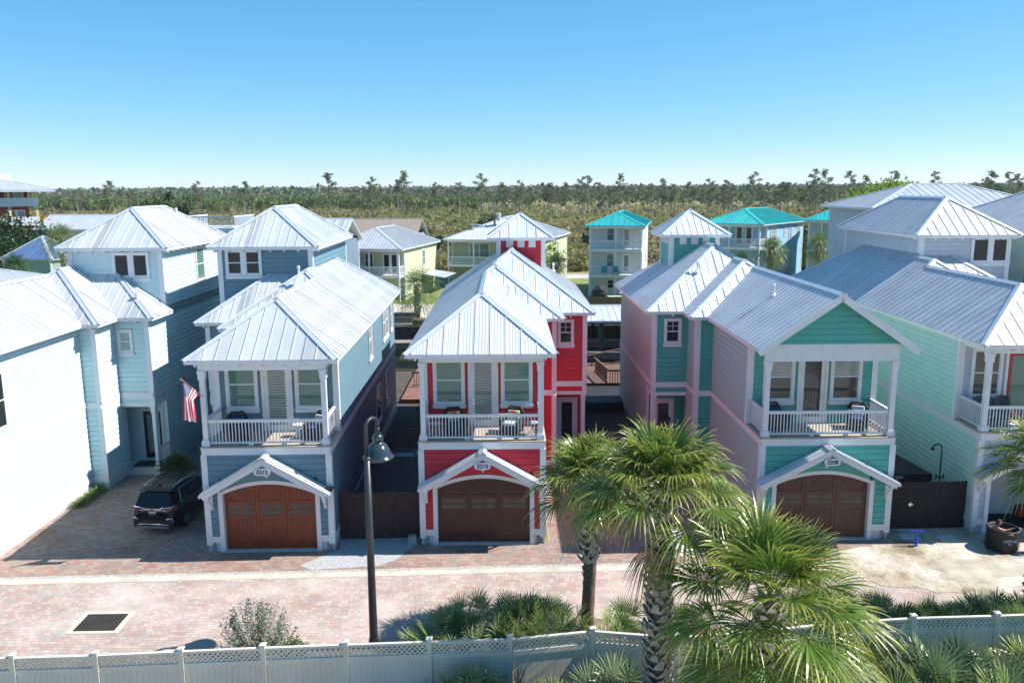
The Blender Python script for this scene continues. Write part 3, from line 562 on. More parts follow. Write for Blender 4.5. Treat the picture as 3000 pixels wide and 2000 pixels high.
def paver_mat(nm='clay_pavers', wash=1.0, dark=1.0, sat=1.0):
    m = bpy.data.materials.new(nm); m.use_nodes = True; t = m.node_tree; b = t.nodes['Principled BSDF']; L = t.links.new
    tc = N(t, 'ShaderNodeTexCoord'); mp = N(t, 'ShaderNodeMapping'); L(tc.outputs['Object'], mp.inputs[0]); mp.inputs['Rotation'].default_value = (0, 0, R(2))
    # slightly wandering courses
    wn = N(t, 'ShaderNodeTexNoise', Scale=.6, Detail=2); L(tc.outputs['Object'], wn.inputs['Vector'])
    ad = N(t, 'ShaderNodeMix', data_type='RGBA', blend_type='LINEAR_LIGHT'); ad.inputs[0].default_value = .05; L(mp.outputs[0], ad.inputs[6]); L(wn.outputs['Color'], ad.inputs[7])
    bt = N(t, 'ShaderNodeTexBrick'); bt.inputs['Scale'].default_value = 1; bt.inputs['Brick Width'].default_value = .26; bt.inputs['Row Height'].default_value = .165; bt.inputs['Mortar Size'].default_value = .012; bt.inputs['Mortar Smooth'].default_value = .3
    bt.inputs['Color1'].default_value = (0, 0, 0, 1); bt.inputs['Color2'].default_value = (1, 1, 1, 1); bt.inputs['Mortar'].default_value = (.5, .5, .5, 1); bt.squash = .72; bt.squash_frequency = 3; bt.offset = .42; bt.offset_frequency = 2
    L(ad.outputs[2], bt.inputs['Vector'])
    r = N(t, 'ShaderNodeValToRGB'); L(bt.outputs['Color'], r.inputs[0]); r.color_ramp.interpolation = 'CONSTANT'; e = r.color_ramp.elements
    cols = [(0, (0.353, 0.209, 0.173)), (.16, (0.433, 0.297, 0.252)), (.34, (0.293, 0.272, 0.258)), (.44, (0.421, 0.326, 0.276)), (.58, (0.364, 0.235, 0.206)), (.72, (0.470, 0.355, 0.298)), (.86, (0.343, 0.298, 0.277)), (.93, (0.408, 0.222, 0.185))]
    cols = [(p_, tuple(max(.02, (sum(c_)/3+(v-sum(c_)/3)*sat)*dark) for v in c_)) for p_, c_ in cols]
    e[0].position = 0; e[0].color = cols[0][1]+(1,); e[1].position = cols[1][0]; e[1].color = cols[1][1]+(1,)
    for p_, c_ in cols[2:]: k = e.new(p_); k.color = c_+(1,)
    mm = N(t, 'ShaderNodeMix', data_type='RGBA'); L(bt.outputs['Fac'], mm.inputs[0]); L(r.outputs[0], mm.inputs[6]); mm.inputs[7].default_value = (.20, .15, .12, 1)
    # pale sandy wash and wear
    n1 = N(t, 'ShaderNodeTexNoise', Scale=.32, Detail=7, Roughness=.62); L(tc.outputs['Object'], n1.inputs['Vector'])
    mr = N(t, 'ShaderNodeMapRange'); L(n1.outputs['Fac'], mr.inputs[0]); mr.inputs[1].default_value = .46; mr.inputs[2].default_value = .74; mr.inputs[3].default_value = .12; mr.inputs[3].default_value = .24*wash; mr.inputs[4].default_value = .80*wash
    m2 = N(t, 'ShaderNodeMix', data_type='RGBA'); L(mr.outputs[0], m2.inputs[0]); L(mm.outputs[2], m2.inputs[6]); m2.inputs[7].default_value = (.50, .435, .385, 1)
    n3 = N(t, 'ShaderNodeTexNoise', Scale=1.1, Detail=6); L(tc.outputs['Object'], n3.inputs['Vector']); m3r = N(t, 'ShaderNodeMapRange'); L(n3.outputs['Fac'], m3r.inputs[0]); m3r.inputs[1].default_value = .3; m3r.inputs[2].default_value = .7; m3r.inputs[3].default_value = .86; m3r.inputs[4].default_value = 1.1
    m3 = N(t, 'ShaderNodeMix', data_type='RGBA', blend_type='MULTIPLY'); m3.inputs[0].default_value = 1; L(m2.outputs[2], m3.inputs[6]); L(m3r.outputs[0], m3.inputs[7])
    L(m3.outputs[2], b.inputs['Base Color']); b.inputs['Roughness'].default_value = .9; b.inputs['Specular IOR Level'].default_value = .2
    bp = N(t, 'ShaderNodeBump', invert=True); bp.inputs['Strength'].default_value = .6; bp.inputs['Distance'].default_value = .01; L(bt.outputs['Fac'], bp.inputs['Height']); L(bp.outputs[0], b.inputs['Normal'])
    return m
PAV = paver_mat(wash=1.2, dark=.96, sat=.9); PAV2 = paver_mat('driveway_pavers', .4, .66, 1.25)
ky = lambda x: 28.50 + .0365*x - .0006*x*x if x > -2 else 28.46+.0385*x        # kerb centre line
street = [(-60, 20.2), (60, 20.2), (60, 40)] + [(19.3, 40), (19.3, 33), (18, 33), (18, 31.5), (14.7, 31.1), (9.5, 31.1), (9.5, 46), (1.4, 46), (1.4, 31), (-3.5, 31), (-3.6, 31.9), (-7, 31.9), (-7, 31), (-11.6, 31), (-11.6, 49), (-19.6, 49), (-19.6, 31), (-60, 31)]
o = sheet('street', street, .004, PAV)
kk = [(-60+i*3, ky(-60+i*3)+.3) for i in range(27)]
sheet('driveway', kk+[(18.6, 29.0), (18.6, 31.0), (14.7, 31.05), (9.5, 31.05), (9.5, 45.9), (1.45, 45.9), (1.45, 31), (-3.5, 31), (-3.6, 31.85), (-6.95, 31.85), (-6.95, 31), (-11.55, 31), (-11.55, 48.9), (-19.5, 48.9), (-19.5, 31), (-60, 31)], .008, PAV2)
kb = MB(); kx = [-60+i*1.5 for i in range(81)]
for i in range(80):
    a, b = kx[i], kx[i+1]-.012; kb.box(a, b, 0, 0, 0, 0) if False else kb.hexa([(a, ky(a)-.20, -.1), (b, ky(b)-.20, -.1), (b, ky(b)+.20, -.1), (a, ky(a)+.20, -.1)], [(a, ky(a)-.20, .012), (b, ky(b)-.20, .012), (b, ky(b)+.20, .012), (a, ky(a)+.20, .012)])
struct(kb.build('kerb_strip', mat('kerb_concrete', (.47, .44, .36), .9, var=.16, scale=1.2)))
# soldier course of grey pavers along the kerb
sb = MB()
for x in np.arange(-30, 25, .17):
    x = float(x); sb.hexa([(x, ky(x)+.205, -.05), (x+.16, ky(x)+.205, -.05), (x+.16, ky(x)+.40, -.05), (x, ky(x)+.40, -.05)], [(x, ky(x)+.205, .012), (x+.16, ky(x)+.205, .012), (x+.16, ky(x)+.40, .012), (x, ky(x)+.40, .012)])
struct(sb.build('paver_border', mat('grey_pavers', (.36, .34, .31), .9, var=.3, scale=7)))
bl = [(-40, 18), (40, 18), (40, 24.6), (10.6, 24.0), (9, 23.4), (5.5, 24.6), (2.5, 25.0), (-1.6, 24.7), (-3.4, 23.3), (-8, 23.6), (-10, 22.9), (-40, 22.6)]
sheet('planting_bed', bl, .012, mat('bed_mulch', (.20, .15, .10), .95, var=.45, scale=5, bump=.6, bscale=9))
sheet('bounce_sheet', [(-200, -200), (200, -200), (200, 16.6), (-200, 16.6)], .02, mat('bounce_sand', (.56, .52, .44), .95, var=.15, scale=.5))  # unseen pale sheet around the camera, added to bounce sunlight onto the house fronts
sheet('planting_bed', [(-60, 16.5), (60, 16.5), (60, 20.0), (-60, 20.0)], .006, mat('bed_soil', (.07, .06, .035), .95, var=.45, scale=3))
GRAV = mat('grey_gravel', (.36, .36, .37), .95, var=.3, scale=14, bump=.8, bscale=30)
sheet('gravel_patch', [(-7.0, 31.9), (-3.5, 31.9), (-3.75, 30.9), (-4.4, 29.4), (-5.0, 28.9), (-7.4, 28.6), (-7.9, 29.0), (-6.7, 30.3)], .0125, GRAV)
def sand_mat():
    m = bpy.data.materials.new('spilled_sand'); m.use_nodes = True; t = m.node_tree; b = t.nodes['Principled BSDF']; L = t.links.new
    tc = N(t, 'ShaderNodeTexCoord'); n = N(t, 'ShaderNodeTexNoise', Scale=.55, Detail=8, Roughness=.6); L(tc.outputs['Object'], n.inputs['Vector'])
    r = N(t, 'ShaderNodeValToRGB'); L(n.outputs['Fac'], r.inputs[0]); e = r.color_ramp.elements; e[0].position = .36; e[0].color = (.20, .155, .10, 1); e[1].position = .6; e[1].color = (.50, .465, .405, 1); k = e.new(.46); k.color = (.36, .30, .22, 1)
    L(r.outputs[0], b.inputs['Base Color']); b.inputs['Roughness'].default_value = .95
    n2 = N(t, 'ShaderNodeTexNoise', Scale=4, Detail=8); L(tc.outputs['Object'], n2.inputs['Vector']); bp = N(t, 'ShaderNodeBump'); bp.inputs['Distance'].default_value = .08; L(n2.outputs['Fac'], bp.inputs['Height']); L(bp.outputs[0], b.inputs['Normal'])
    return m
rn = random.Random(5); SAND = sand_mat()
pts = [(14.9, 32.1), (18.2, 32.2), (18.5, 31.0), (18.0, 29.6), (19.4, 28.6), (17.6, 27.0), (16.6, 26.2), (14.6, 26.6), (12.6, 27.4), (11.8, 28.8), (12.6, 30.0), (14.7, 30.7)]
pp = []
for i in range(len(pts)):
    a, b = pts[i], pts[(i+1) % len(pts)]
    for k in range(6): t = k/6; pp.append((a[0]+(b[0]-a[0])*t+rn.uniform(-.14, .14), a[1]+(b[1]-a[1])*t+rn.uniform(-.14, .14)))
sheet('sand', pp, .016, SAND)
for x, y in ((15.7, 31.2), (17.1, 31.0)):
    b = MB(); b.box(x-.35, x+.35, y-.28, y+.28, .0, .045); tag(b.build('paving_slab', CONC), 'grey square paving slab in the sand by the dark gate, ' + ('nearer the teal house' if x < 16 else 'nearer the lavender house'), 'slab', 'slabs in the sand')
wp = []
for k in range(40): a = 2*math.pi*k/40; r_ = 1+.22*math.sin(3*a+1)+.12*math.sin(7*a)+rn.uniform(-.06, .06); wp.append((17.0+1.9*r_*math.cos(a)+.4*math.sin(a), 28.3+.85*r_*math.sin(a)))
sheet('wet_sand', wp, .022, mat('wet_sand', (.38, .33, .265), .8, var=.3, scale=1.2, bump=.3))
# side yards
YARD = mat('yard_soil', (.07, .055, .04), .95, var=.4, scale=3, bump=.5)
sheet('side_yard', [(-7.0, 32), (-3.4, 32), (-2.5, 52), (-2.5, 62.3), (-14, 62.3), (-14, 52), (-7.2, 51)], .007, YARD); sheet('side_yard', [(14.8, 32.2), (18.3, 32.2), (18.3, 62), (14.8, 62)], .007, YARD)
sheet('side_yard', [(1.5, 46), (9.6, 46), (12, 62.3), (1.5, 62.3)], .0105, YARD)
# lawns and road beyond the canal
LAWN = mat('lawn', (.15, .19, .045), .95, var=.3, scale=.6)
sheet('lawn', [(-100, 81.6), (120, 81.6), (140, 132), (-100, 132)], .02, LAWN)
sheet('road', [(-150, 133), (200, 121), (200, 127.5), (-150, 139.5)], .045, mat('road_asphalt', (.36, .35, .33), .9, var=.1, scale=1))
sheet('driveway', [(-15, 84), (-3, 84), (-3, 100), (-20, 100)], .03, mat('shell_drive', (.50, .45, .37), .95, var=.2, scale=.6))

# storm drain
D = thing('storm_drain', 'square cast iron drain grate in a pale concrete collar in the brick street', 'drain', (-13.3, 24.9, .0), R(1))
b = MB(); a_, c_ = .66, .82
for q in ((-c_, c_, -c_+.12, -a_+.12), (-c_, c_, a_-.12, c_-.12), (-c_, -a_, -a_+.12, a_-.12), (a_, c_, -a_+.12, a_-.12)): b.box(-13.3+q[0], -13.3+q[1], 24.9+q[2], 24.9+q[3], -.1, .022)
b.build('collar', mat('kerb_concrete', (.5, .5, .5)), D)
b = MB(); n = 11
for i in range(n+1):
    t = -a_+2*a_*i/n; b.box(-13.3+t-.022, -13.3+t+.022, 24.9-a_+.12, 24.9+a_-.12, -.04, .014)
    if i <= 9: t = -a_+.12+2*(a_-.12)*i/9; b.box(-13.3-a_, -13.3+a_, 24.9+t-.022, 24.9+t+.022, -.04, .012)
b.build('grate', mat('cast_iron', (.05, .04, .035), .7, metal=.3, var=.3), D)
b = MB(); b.box(-13.3-a_, -13.3+a_, 24.9-a_+.12, 24.9+a_-.12, -.02, .0062); b.build('pit', mat('pit_black', (.01, .008, .006), .9), D)

# ---------------- white fence along the street ----------------
F = thing('vinyl_fence', 'long white vinyl privacy fence with a lattice top along the foreground', 'fence', (0, 20, 0))
FP = [(-15.3, 19.7), (-12.95, 19.78), (-10.85, 19.88), (-8.7, 20.05), (-6.6, 20.2), (-4.45, 20.33), (-2.25, 20.45), (-.1, 20.55), (2.15, 20.95), (4.35, 20.60), (6.65, 20.9), (8.9, 21.3), (11.15, 21.55), (13.55, 21.65), (15.9, 21.8), (18.3, 22.0)]
VIN = mat('white_vinyl', (.61, .57, .49), .5, var=.09, scale=.9); PH = 1.86
for x, y in FP:
    b = MB(); b.box(x-.065, x+.065, y-.065, y+.065, 0, PH+.07); b.box(x-.085, x+.085, y-.085, y+.085, PH+.07, PH+.10); b.hexa([(x-.085, y-.085, PH+.10), (x+.085, y-.085, PH+.10), (x+.085, y+.085, PH+.10), (x-.085, y+.085, PH+.10)], [(x-.01, y-.01, PH+.14), (x+.01, y-.01, PH+.14), (x+.01, y+.01, PH+.14), (x-.01, y+.01, PH+.14)]); b.build('post', VIN, F)
for i in range(len(FP)-1):
    q = W(FP[i], FP[i+1]); L_ = q.L; lo, hi = .067, L_-.067
    for z0, z1 in ((PH-.05, PH), (1.38, 1.52), (.05, .2)): b = MB(); q.box(b, lo, hi, z0, z1, -.045, .045); b.build('rail', VIN, F)
    b = MB(); n = 13
    for k in range(n): a = lo+(hi-lo)*k/n; q.box(b, a+.004, a+(hi-lo)/n-.004, .2, 1.38, -.02, .02)
    q.box(b, lo, hi, .2, 1.38, -.012, .012); b.build('panel', VIN, F)
    b = MB(); z0, z1 = 1.52, PH-.05; hh = z1-z0; s = lo-hh
    while s < hi:
        for (a0, b0, a1, b1, o_) in ((s, z0, s+hh, z1, .010), (s, z1, s+hh, z0, -.010)):
            c = [(a0, b0), (a1, b1)]; t0 = max(0, (lo-a0)/hh); t1 = min(1, (hi-a0)/hh)
            if t1 > t0+.02: p = lambda t: q.pt(a0+hh*t, b0+(b1-b0)*t, o_); b.bar(p(t0), p(t1), .016, .042, up=q.n.cross(Vector((q.d.x, q.d.y, (b1-b0)/hh))).normalized())
        s += .135
    b.build('lattice', VIN, F)

# ---------------- street lamp ----------------
LP = thing('street_lamp', 'tall dark metal street lamp with a gooseneck arm and bell shade', 'street lamp', (-4.25, 23.38, 0))
PM = mat('lamp_paint', (.035, .038, .042), .42, metal=.2, var=.25, scale=5); SM_ = mat('lamp_shade_paint', (.030, .045, .055), .18, metal=.2, var=.1, coat=.5)
x, y = -4.25, 23.38
b = MB(); b.tube([(x, y, 0), (x, y, .5), (x+.0, y, 3), (x, y, 5.98)], [.14, .125, .11, .095], 12); b.lathe([(.17, 0), (.17, .1), (.14, .3), (.13, .34)], (x, y, 0), 12); b.build('pole', PM, LP, smooth=True)
b = MB(); pts = [(x, y, 5.9), (x, y, 6.9)]
for k in range(1, 12): t = math.pi*k/12; pts.append((x+.13*(1-math.cos(t)), y+.22*(1-math.cos(t)), 6.9+.22*math.sin(t)))
pts += [(x+.26, y+.44, 6.9), (x+.26, y+.44, 6.62)]; b.tube(pts, .055, 10); b.lathe([(.10, 5.93), (.115, 5.96), (.10, 6.02), (.06, 6.03)], (x, y, 0), 12); b.lathe([(.055, 6.78), (.08, 6.76), (.08, 6.72), (.055, 6.70), (.075, 6.66), (.075, 6.60), (.05, 6.58)], (x+.26, y+.44, 0), 12); b.build('arm', PM, LP, smooth=True)
b = MB(); b.lathe([(.03, 6.60), (.10, 6.58), (.155, 6.52), (.165, 6.44), (.15, 6.36), (.10, 6.33), (.17, 6.31), (.26, 6.24), (.34, 6.10), (.385, 5.97), (.40, 5.93), (.455, 5.90), (.465, 5.87), (.44, 5.84), (.38, 5.845), (.36, 5.90), (.30, 6.10), (.1, 6.25), (0, 6.25)], (x+.26, y+.44, 0), 28); b.build('lamp_shade', SM_, LP, smooth=True)

# ---------------- dark wooden gates and yards between the houses ----------------
def board_fence(name, label, P0, P1, h, m=BRN, top=.03, cat='fence', latch=False, n=None):
    q = W(P0, P1); f = thing(name, label, cat, (*P0, 0)); b = MB(); n = n or int(q.L/.14); rr = random.Random(len(label))
    for i in range(n):
        a, c = q.L*i/n, q.L*(i+1)/n-.008; o = rr.uniform(0, .012); zt = h+rr.uniform(-.015, .015)
        q.slab(b, [(a, .03), (c, .03), (c, zt-.03), (c-.03, zt), (a+.03, zt), (a, zt-.03)], -.02-o, .0-o)
    b.build('board_panel', m, f); [(lambda b: (q.box(b, 0, q.L, z, z+.1, -.08, -.035), b.build('rail', m, f)))(MB()) for z in (.3, h-.4)]
    if latch: b = MB(); q.box(b, q.L*.33-.1, q.L*.33+.1, 1.05, 1.09, .0, .05); q.box(b, q.L*.33-.02, q.L*.33+.02, .98, 1.16, .0, .04); b.build('latch', CHROME, f)
    return f
board_fence('board_gate', 'dark brown board gate between the slate blue house and the red house', (-6.85, 31.3), (-3.6, 31.4), 1.95)
board_fence('board_gate', 'very dark brown board gate with a metal latch between the teal and lavender houses', (14.9, 32.0), (18.35, 32.1), 2.0, m=mat('dark_stained_wood', (.028, .016, .015), .8, var=.3, scale=5), latch=True)
def block(name, label, cat, boxes, m, group=None):
    b = MB()
    for q in boxes: b.box(*q)
    c = boxes[0]; t = b.build(name, m); t.data.transform(Matrix.Translation((-c[0], -c[2], 0))); t.location = (c[0], c[2], 0); return tag(t, label, cat, group)
def deck(name, label, x0, x1, y0, y1, z, m, board=.14, along='x', z0=0):
    b = MB(); k = y0 if along == 'x' else x0; e = y1 if along == 'x' else x1
    while k < e-.02:
        k2 = min(e, k+board-.01)
        b.box(*((x0, x1, k, k2) if along == 'x' else (k, k2, y0, y1)), z-.05, z); k += board
    b.box(x0+.02, x1-.02, y0+.02, y1-.02, z0, z-.055)
    o = b.build(name, m); return tag(o, label, 'deck')
deck('yard_deck', 'dark wooden deck in the narrow yard left of the red house', -6.8, -3.65, 33.2, 39.5, .75, DKDECK)
deck('yard_deck', 'low dark deck behind the gate right of the teal house', 14.85, 16.3, 33, 36.5, .35, DKDECK)
f = board_fence('storage_box_fence', 'dark board screen behind the deck in the yard right of the teal house', (14.85, 38.2), (16.4, 38.2), 2.2, m=DKDECK)
b = MB(); q0, q1, q2, q3 = (15.5, 33.3), (17.5, 33.3), (16.7, 39.6), (14.95, 39.6); b.hexa([q+(0,) for q in (q0, q1, q2, q3)], [q+(1.85,) for q in (q0, q1, q2, q3)])
L2 = lambda u, v, t: (u[0]+(v[0]-u[0])*t, u[1]+(v[1]-u[1])*t)
for i in range(22): t0, t1 = i/22, (i+.88)/22; pp_ = [L2(q0, q3, t0), L2(q1, q2, t0), L2(q1, q2, t1), L2(q0, q3, t1)]; b.hexa([p+(1.85,) for p in pp_], [p+(1.89,) for p in pp_])
tag(b.build('storage_bench', mat('storage_wood', (.035, .027, .025), .8, var=.3)), 'long low dark wooden storage box along the wall of the lavender house', 'storage box')
b = MB(); b.tube([(17.6, 32.9, 1.5), (17.6, 32.9, 3.1), (17.55, 32.9, 3.25), (17.45, 32.9, 3.3), (17.3, 32.9, 3.28), (17.2, 32.9, 3.15)], .03, 8); b.lathe([(.03, 3.18), (.10, 3.10), (.10, 3.08), (0, 3.08)], (17.2, 32.9, 0), 10)
b.tube([(17.45, 32.9, 1.9), (17.75, 32.9, 1.9)], .025, 6); b.tube([(17.45, 32.9, 1.8), (17.45, 32.9, 2.02)], .03, 6); b.tube([(17.75, 32.9, 1.8), (17.75, 32.9, 2.02)], .03, 6)
b.tube([(17.6, 32.9, 0), (17.6, 32.9, 1.6)], .03, 6); tag(b.build('outdoor_shower', BLK, smooth=True), 'black outdoor shower pipe above the dark gate of the lavender house', 'shower')
# gravel-coloured bin block by the red house, hose
b = MB(); b.hexa([(-4.15, 30.75, 0), (-3.75, 30.75, 0), (-3.75, 31.1, 0), (-4.15, 31.1, 0)], [(-4.1, 30.8, .32), (-3.8, 30.8, .32), (-3.8, 31.05, .32), (-4.1, 31.05, .32)]); tag(b.build('stone_block', mat('grey_block', (.30, .31, .31), .9, var=.15)), 'grey rounded block on the gravel at the corner of the red house', 'block')
b = MB(); b.tube([(-6.3, 40.6, .25), (-5.3, 40.6, .25), (-4.9, 41.2, .25), (-5.1, 42.0, .25), (-6.0, 42.1, .25), (-6.5, 41.3, .25), (-6.3, 40.6, .25)], .07, 6, cap=False); b.box(-6.2, -5.1, 40.8, 41.9, .1, .2)
tag(b.build('kayak_rack', mat('pale_blue_plastic', (.15, .20, .27), .4, var=.1), smooth=False), 'pale blue plastic tray lying in the dark yard behind the street lamp', 'tray')
for (H_, x, s_) in ((0, -6.88, 1), (1, 14.9, 1)):
    y = 30.05 if x < 0 else 30.85
    b = MB(); b.box(x-.14, x+.14, y-.14, y+.02, 2.62, 2.68); b.box(x-.06, x+.06, y, y+.12, 2.5, 2.62); tag(b.build('solar_light', BLK), 'small black solar light on the right corner of the ' + ('slate blue' if x < 0 else 'teal') + ' house', 'light')
# stair, ramp and railings behind the red house
deck('ramp_deck', 'reddish brown ramp deck between the back of the red and teal houses', 3.9, 12, 54.8, 61.5, .78, BRN2, along='y')
deck('platform_deck', 'dark deck platform beside the back corner of the red house', 3.9, 7.6, 50.2, 54.7, .62, DKDECK)
Rr = thing('deck_railing', 'brown sloping handrail with black balusters above the canal deck', 'railing', (4, 60, 0))
b = MB(); A_, B_ = Vector((3.9, 59.8, 1.35)), Vector((11, 62.0, 2.3)); b.bar(A_, B_, .12, .07); b.bar(A_-Vector((0,0,.95)), B_-Vector((0,0,.95)), .06, .08)
for k in (0, .28, .62, 1): p = A_.lerp(B_, k); b.bar(p-Vector((0,0,1.1)), p, .11, .11, up=(0,1,0))
b.build('rail', BRN2, Rr); b = MB()
for i in range(52): p = A_.lerp(B_, (i+.5)/52); b.bar(p-Vector((0,0,.93)), p-Vector((0,0,.04)), .03, .03, up=(0,1,0))
b.build('balusters', BLK, Rr)
Rr = thing('deck_railing', 'short dark railing section at the edge of the dark platform deck', 'railing', (6, 54.7, 0)); railing(Rr, (6.4, 54.8), (8.6, 54.8), .62, m=DKDECK, h=1.05, gap=.16, bw=.05); railing(Rr, (6.4, 54.8), (5.9, 58.5), .72, m=BRN2, h=1.05, gap=.16)
Rr = thing('deck_railing', 'dark brown railing at the far end of the yard left of the red house', 'railing', (-6.7, 55, 0)); railing(Rr, (-6.9, 56), (-3.6, 56), .3, m=BRN2, h=1.05, gap=.16); deck('landing_deck', 'reddish deck boards at the far end of the yard left of the red house', -7.2, -3.2, 52.6, 62, .3, mat('deck_wood_red', (.22, .10, .075), .75, var=.2))
# canal edges, docks and boathouse
SEA = mat('seawall_wood', (.085, .060, .042), .9, var=.4, scale=2.5); ROCK = mat('garden_rock', (.20, .15, .09), .95, var=.6, scale=3.5, bump=1, bscale=4)
block('seawall', 'brown timber seawall on the far bank of the canal', 'seawall', [(-160, 160, 81.3, 81.55, -1.6, .35)], SEA); block('seawall', 'timber seawall on the near bank of the canal', 'seawall', [(-160, 160, 62.4, 62.6, -1.6, .1)], SEA)
block('rock_border', 'row of brown garden rocks along the top of the far canal bank', 'rock wall', [(-10, 40, 83, 84.4, 0, .75)], ROCK)
block('retaining_wall', 'low grey block retaining wall beside the far canal bank palm', 'wall', [(-16, -9.8, 86, 86.6, 0, 1.0), (-16, -9.8, 85.5, 86, 0, .6)], mat('grey_wall_block', (.22, .22, .21), .9, var=.35, scale=3, bump=.6))
deck('dock', 'long grey plank dock floating along the far side of the canal', -40, 60, 73.8, 75.4, .1, GREYW, board=.3, along='y', z0=-.4); deck('dock', 'near plank walkway of the canal dock under the boathouse roof', 3, 14, 68.8, 69.8, .12, GREYW, z0=-.4)
Bo = thing('boathouse', 'open boathouse with a ribbed metal roof over the canal behind the red house', 'boathouse', (8, 72, 0))
pl, cp = hip(1.5, 18, 69.5, 77.8, 2.75, .16, front='gable', back='gable', axis='x'); pl, cp = hip(69.3, 78.0, 1.5, 18, 2.7, .17, 'gable', 'gable'); pl = [[(p[1], p[0], p[2]) for p in q] for q in pl]; cp = [((a[1], a[0], a[2]), (b_[1], b_[0], b_[2])) for a, b_ in cp]
roof(Bo, pl, RF2, CAP, cp, spacing=.55, name='roof')
PG = mat('treated_post', (.045, .06, .035), .85, var=.3)
for x in (2.2, 7.6, 12.5, 17.5):
    for y in (69.6, 77.6): b = MB(); b.box(x-.13, x+.13, y-.13, y+.13, -1.6, 2.75); b.build('post', PG, Bo)
b = MB(); b.box(1.7, 17.8, 69.5, 69.75, 2.4, 2.64); b.box(1.7, 17.8, 77.4, 77.65, 2.4, 2.64); b.build('beam', DKDECK, Bo)
block('boat_lift_cover', 'flat white metal cover over a boat slip across the canal', 'cover', [(2, 16, 79.2, 81.0, .75, .9)], WHITE)
for x, y in ((6.4, 74), (6.0, 73.6), (8.6, 81.0), (6.1, 81.0), (-5.9, 76), (-7.2, 81.1), (10.8, 81.0)):
    b = MB(); b.tube([(0, 0, -1.5), (0, 0, 1.2)], .13, 8); o = b.build('dock_piling', mat('pale_piling', (.35, .36, .20), .9, var=.3)); o.location = (x, y, 0); tag(o, 'pale greenish timber piling, '+{6.4: 'nearest one right of the red house', 6.0: 'second nearest right of the red house', 8.6: 'middle one against the far seawall', 6.1: 'left one against the far seawall', -5.9: 'front one left of the red house', -7.2: 'rear one left of the red house', 10.8: 'right one against the far seawall'}[x], 'piling', 'pilings standing in the canal')
PF = board_fence('picket_fence', 'brown picket fence in front of the white house with the teal roof', (9, 98.5), (25, 97.5), 1.0, n=60, m=mat('picket_wood', (.14, .10, .07), .9))

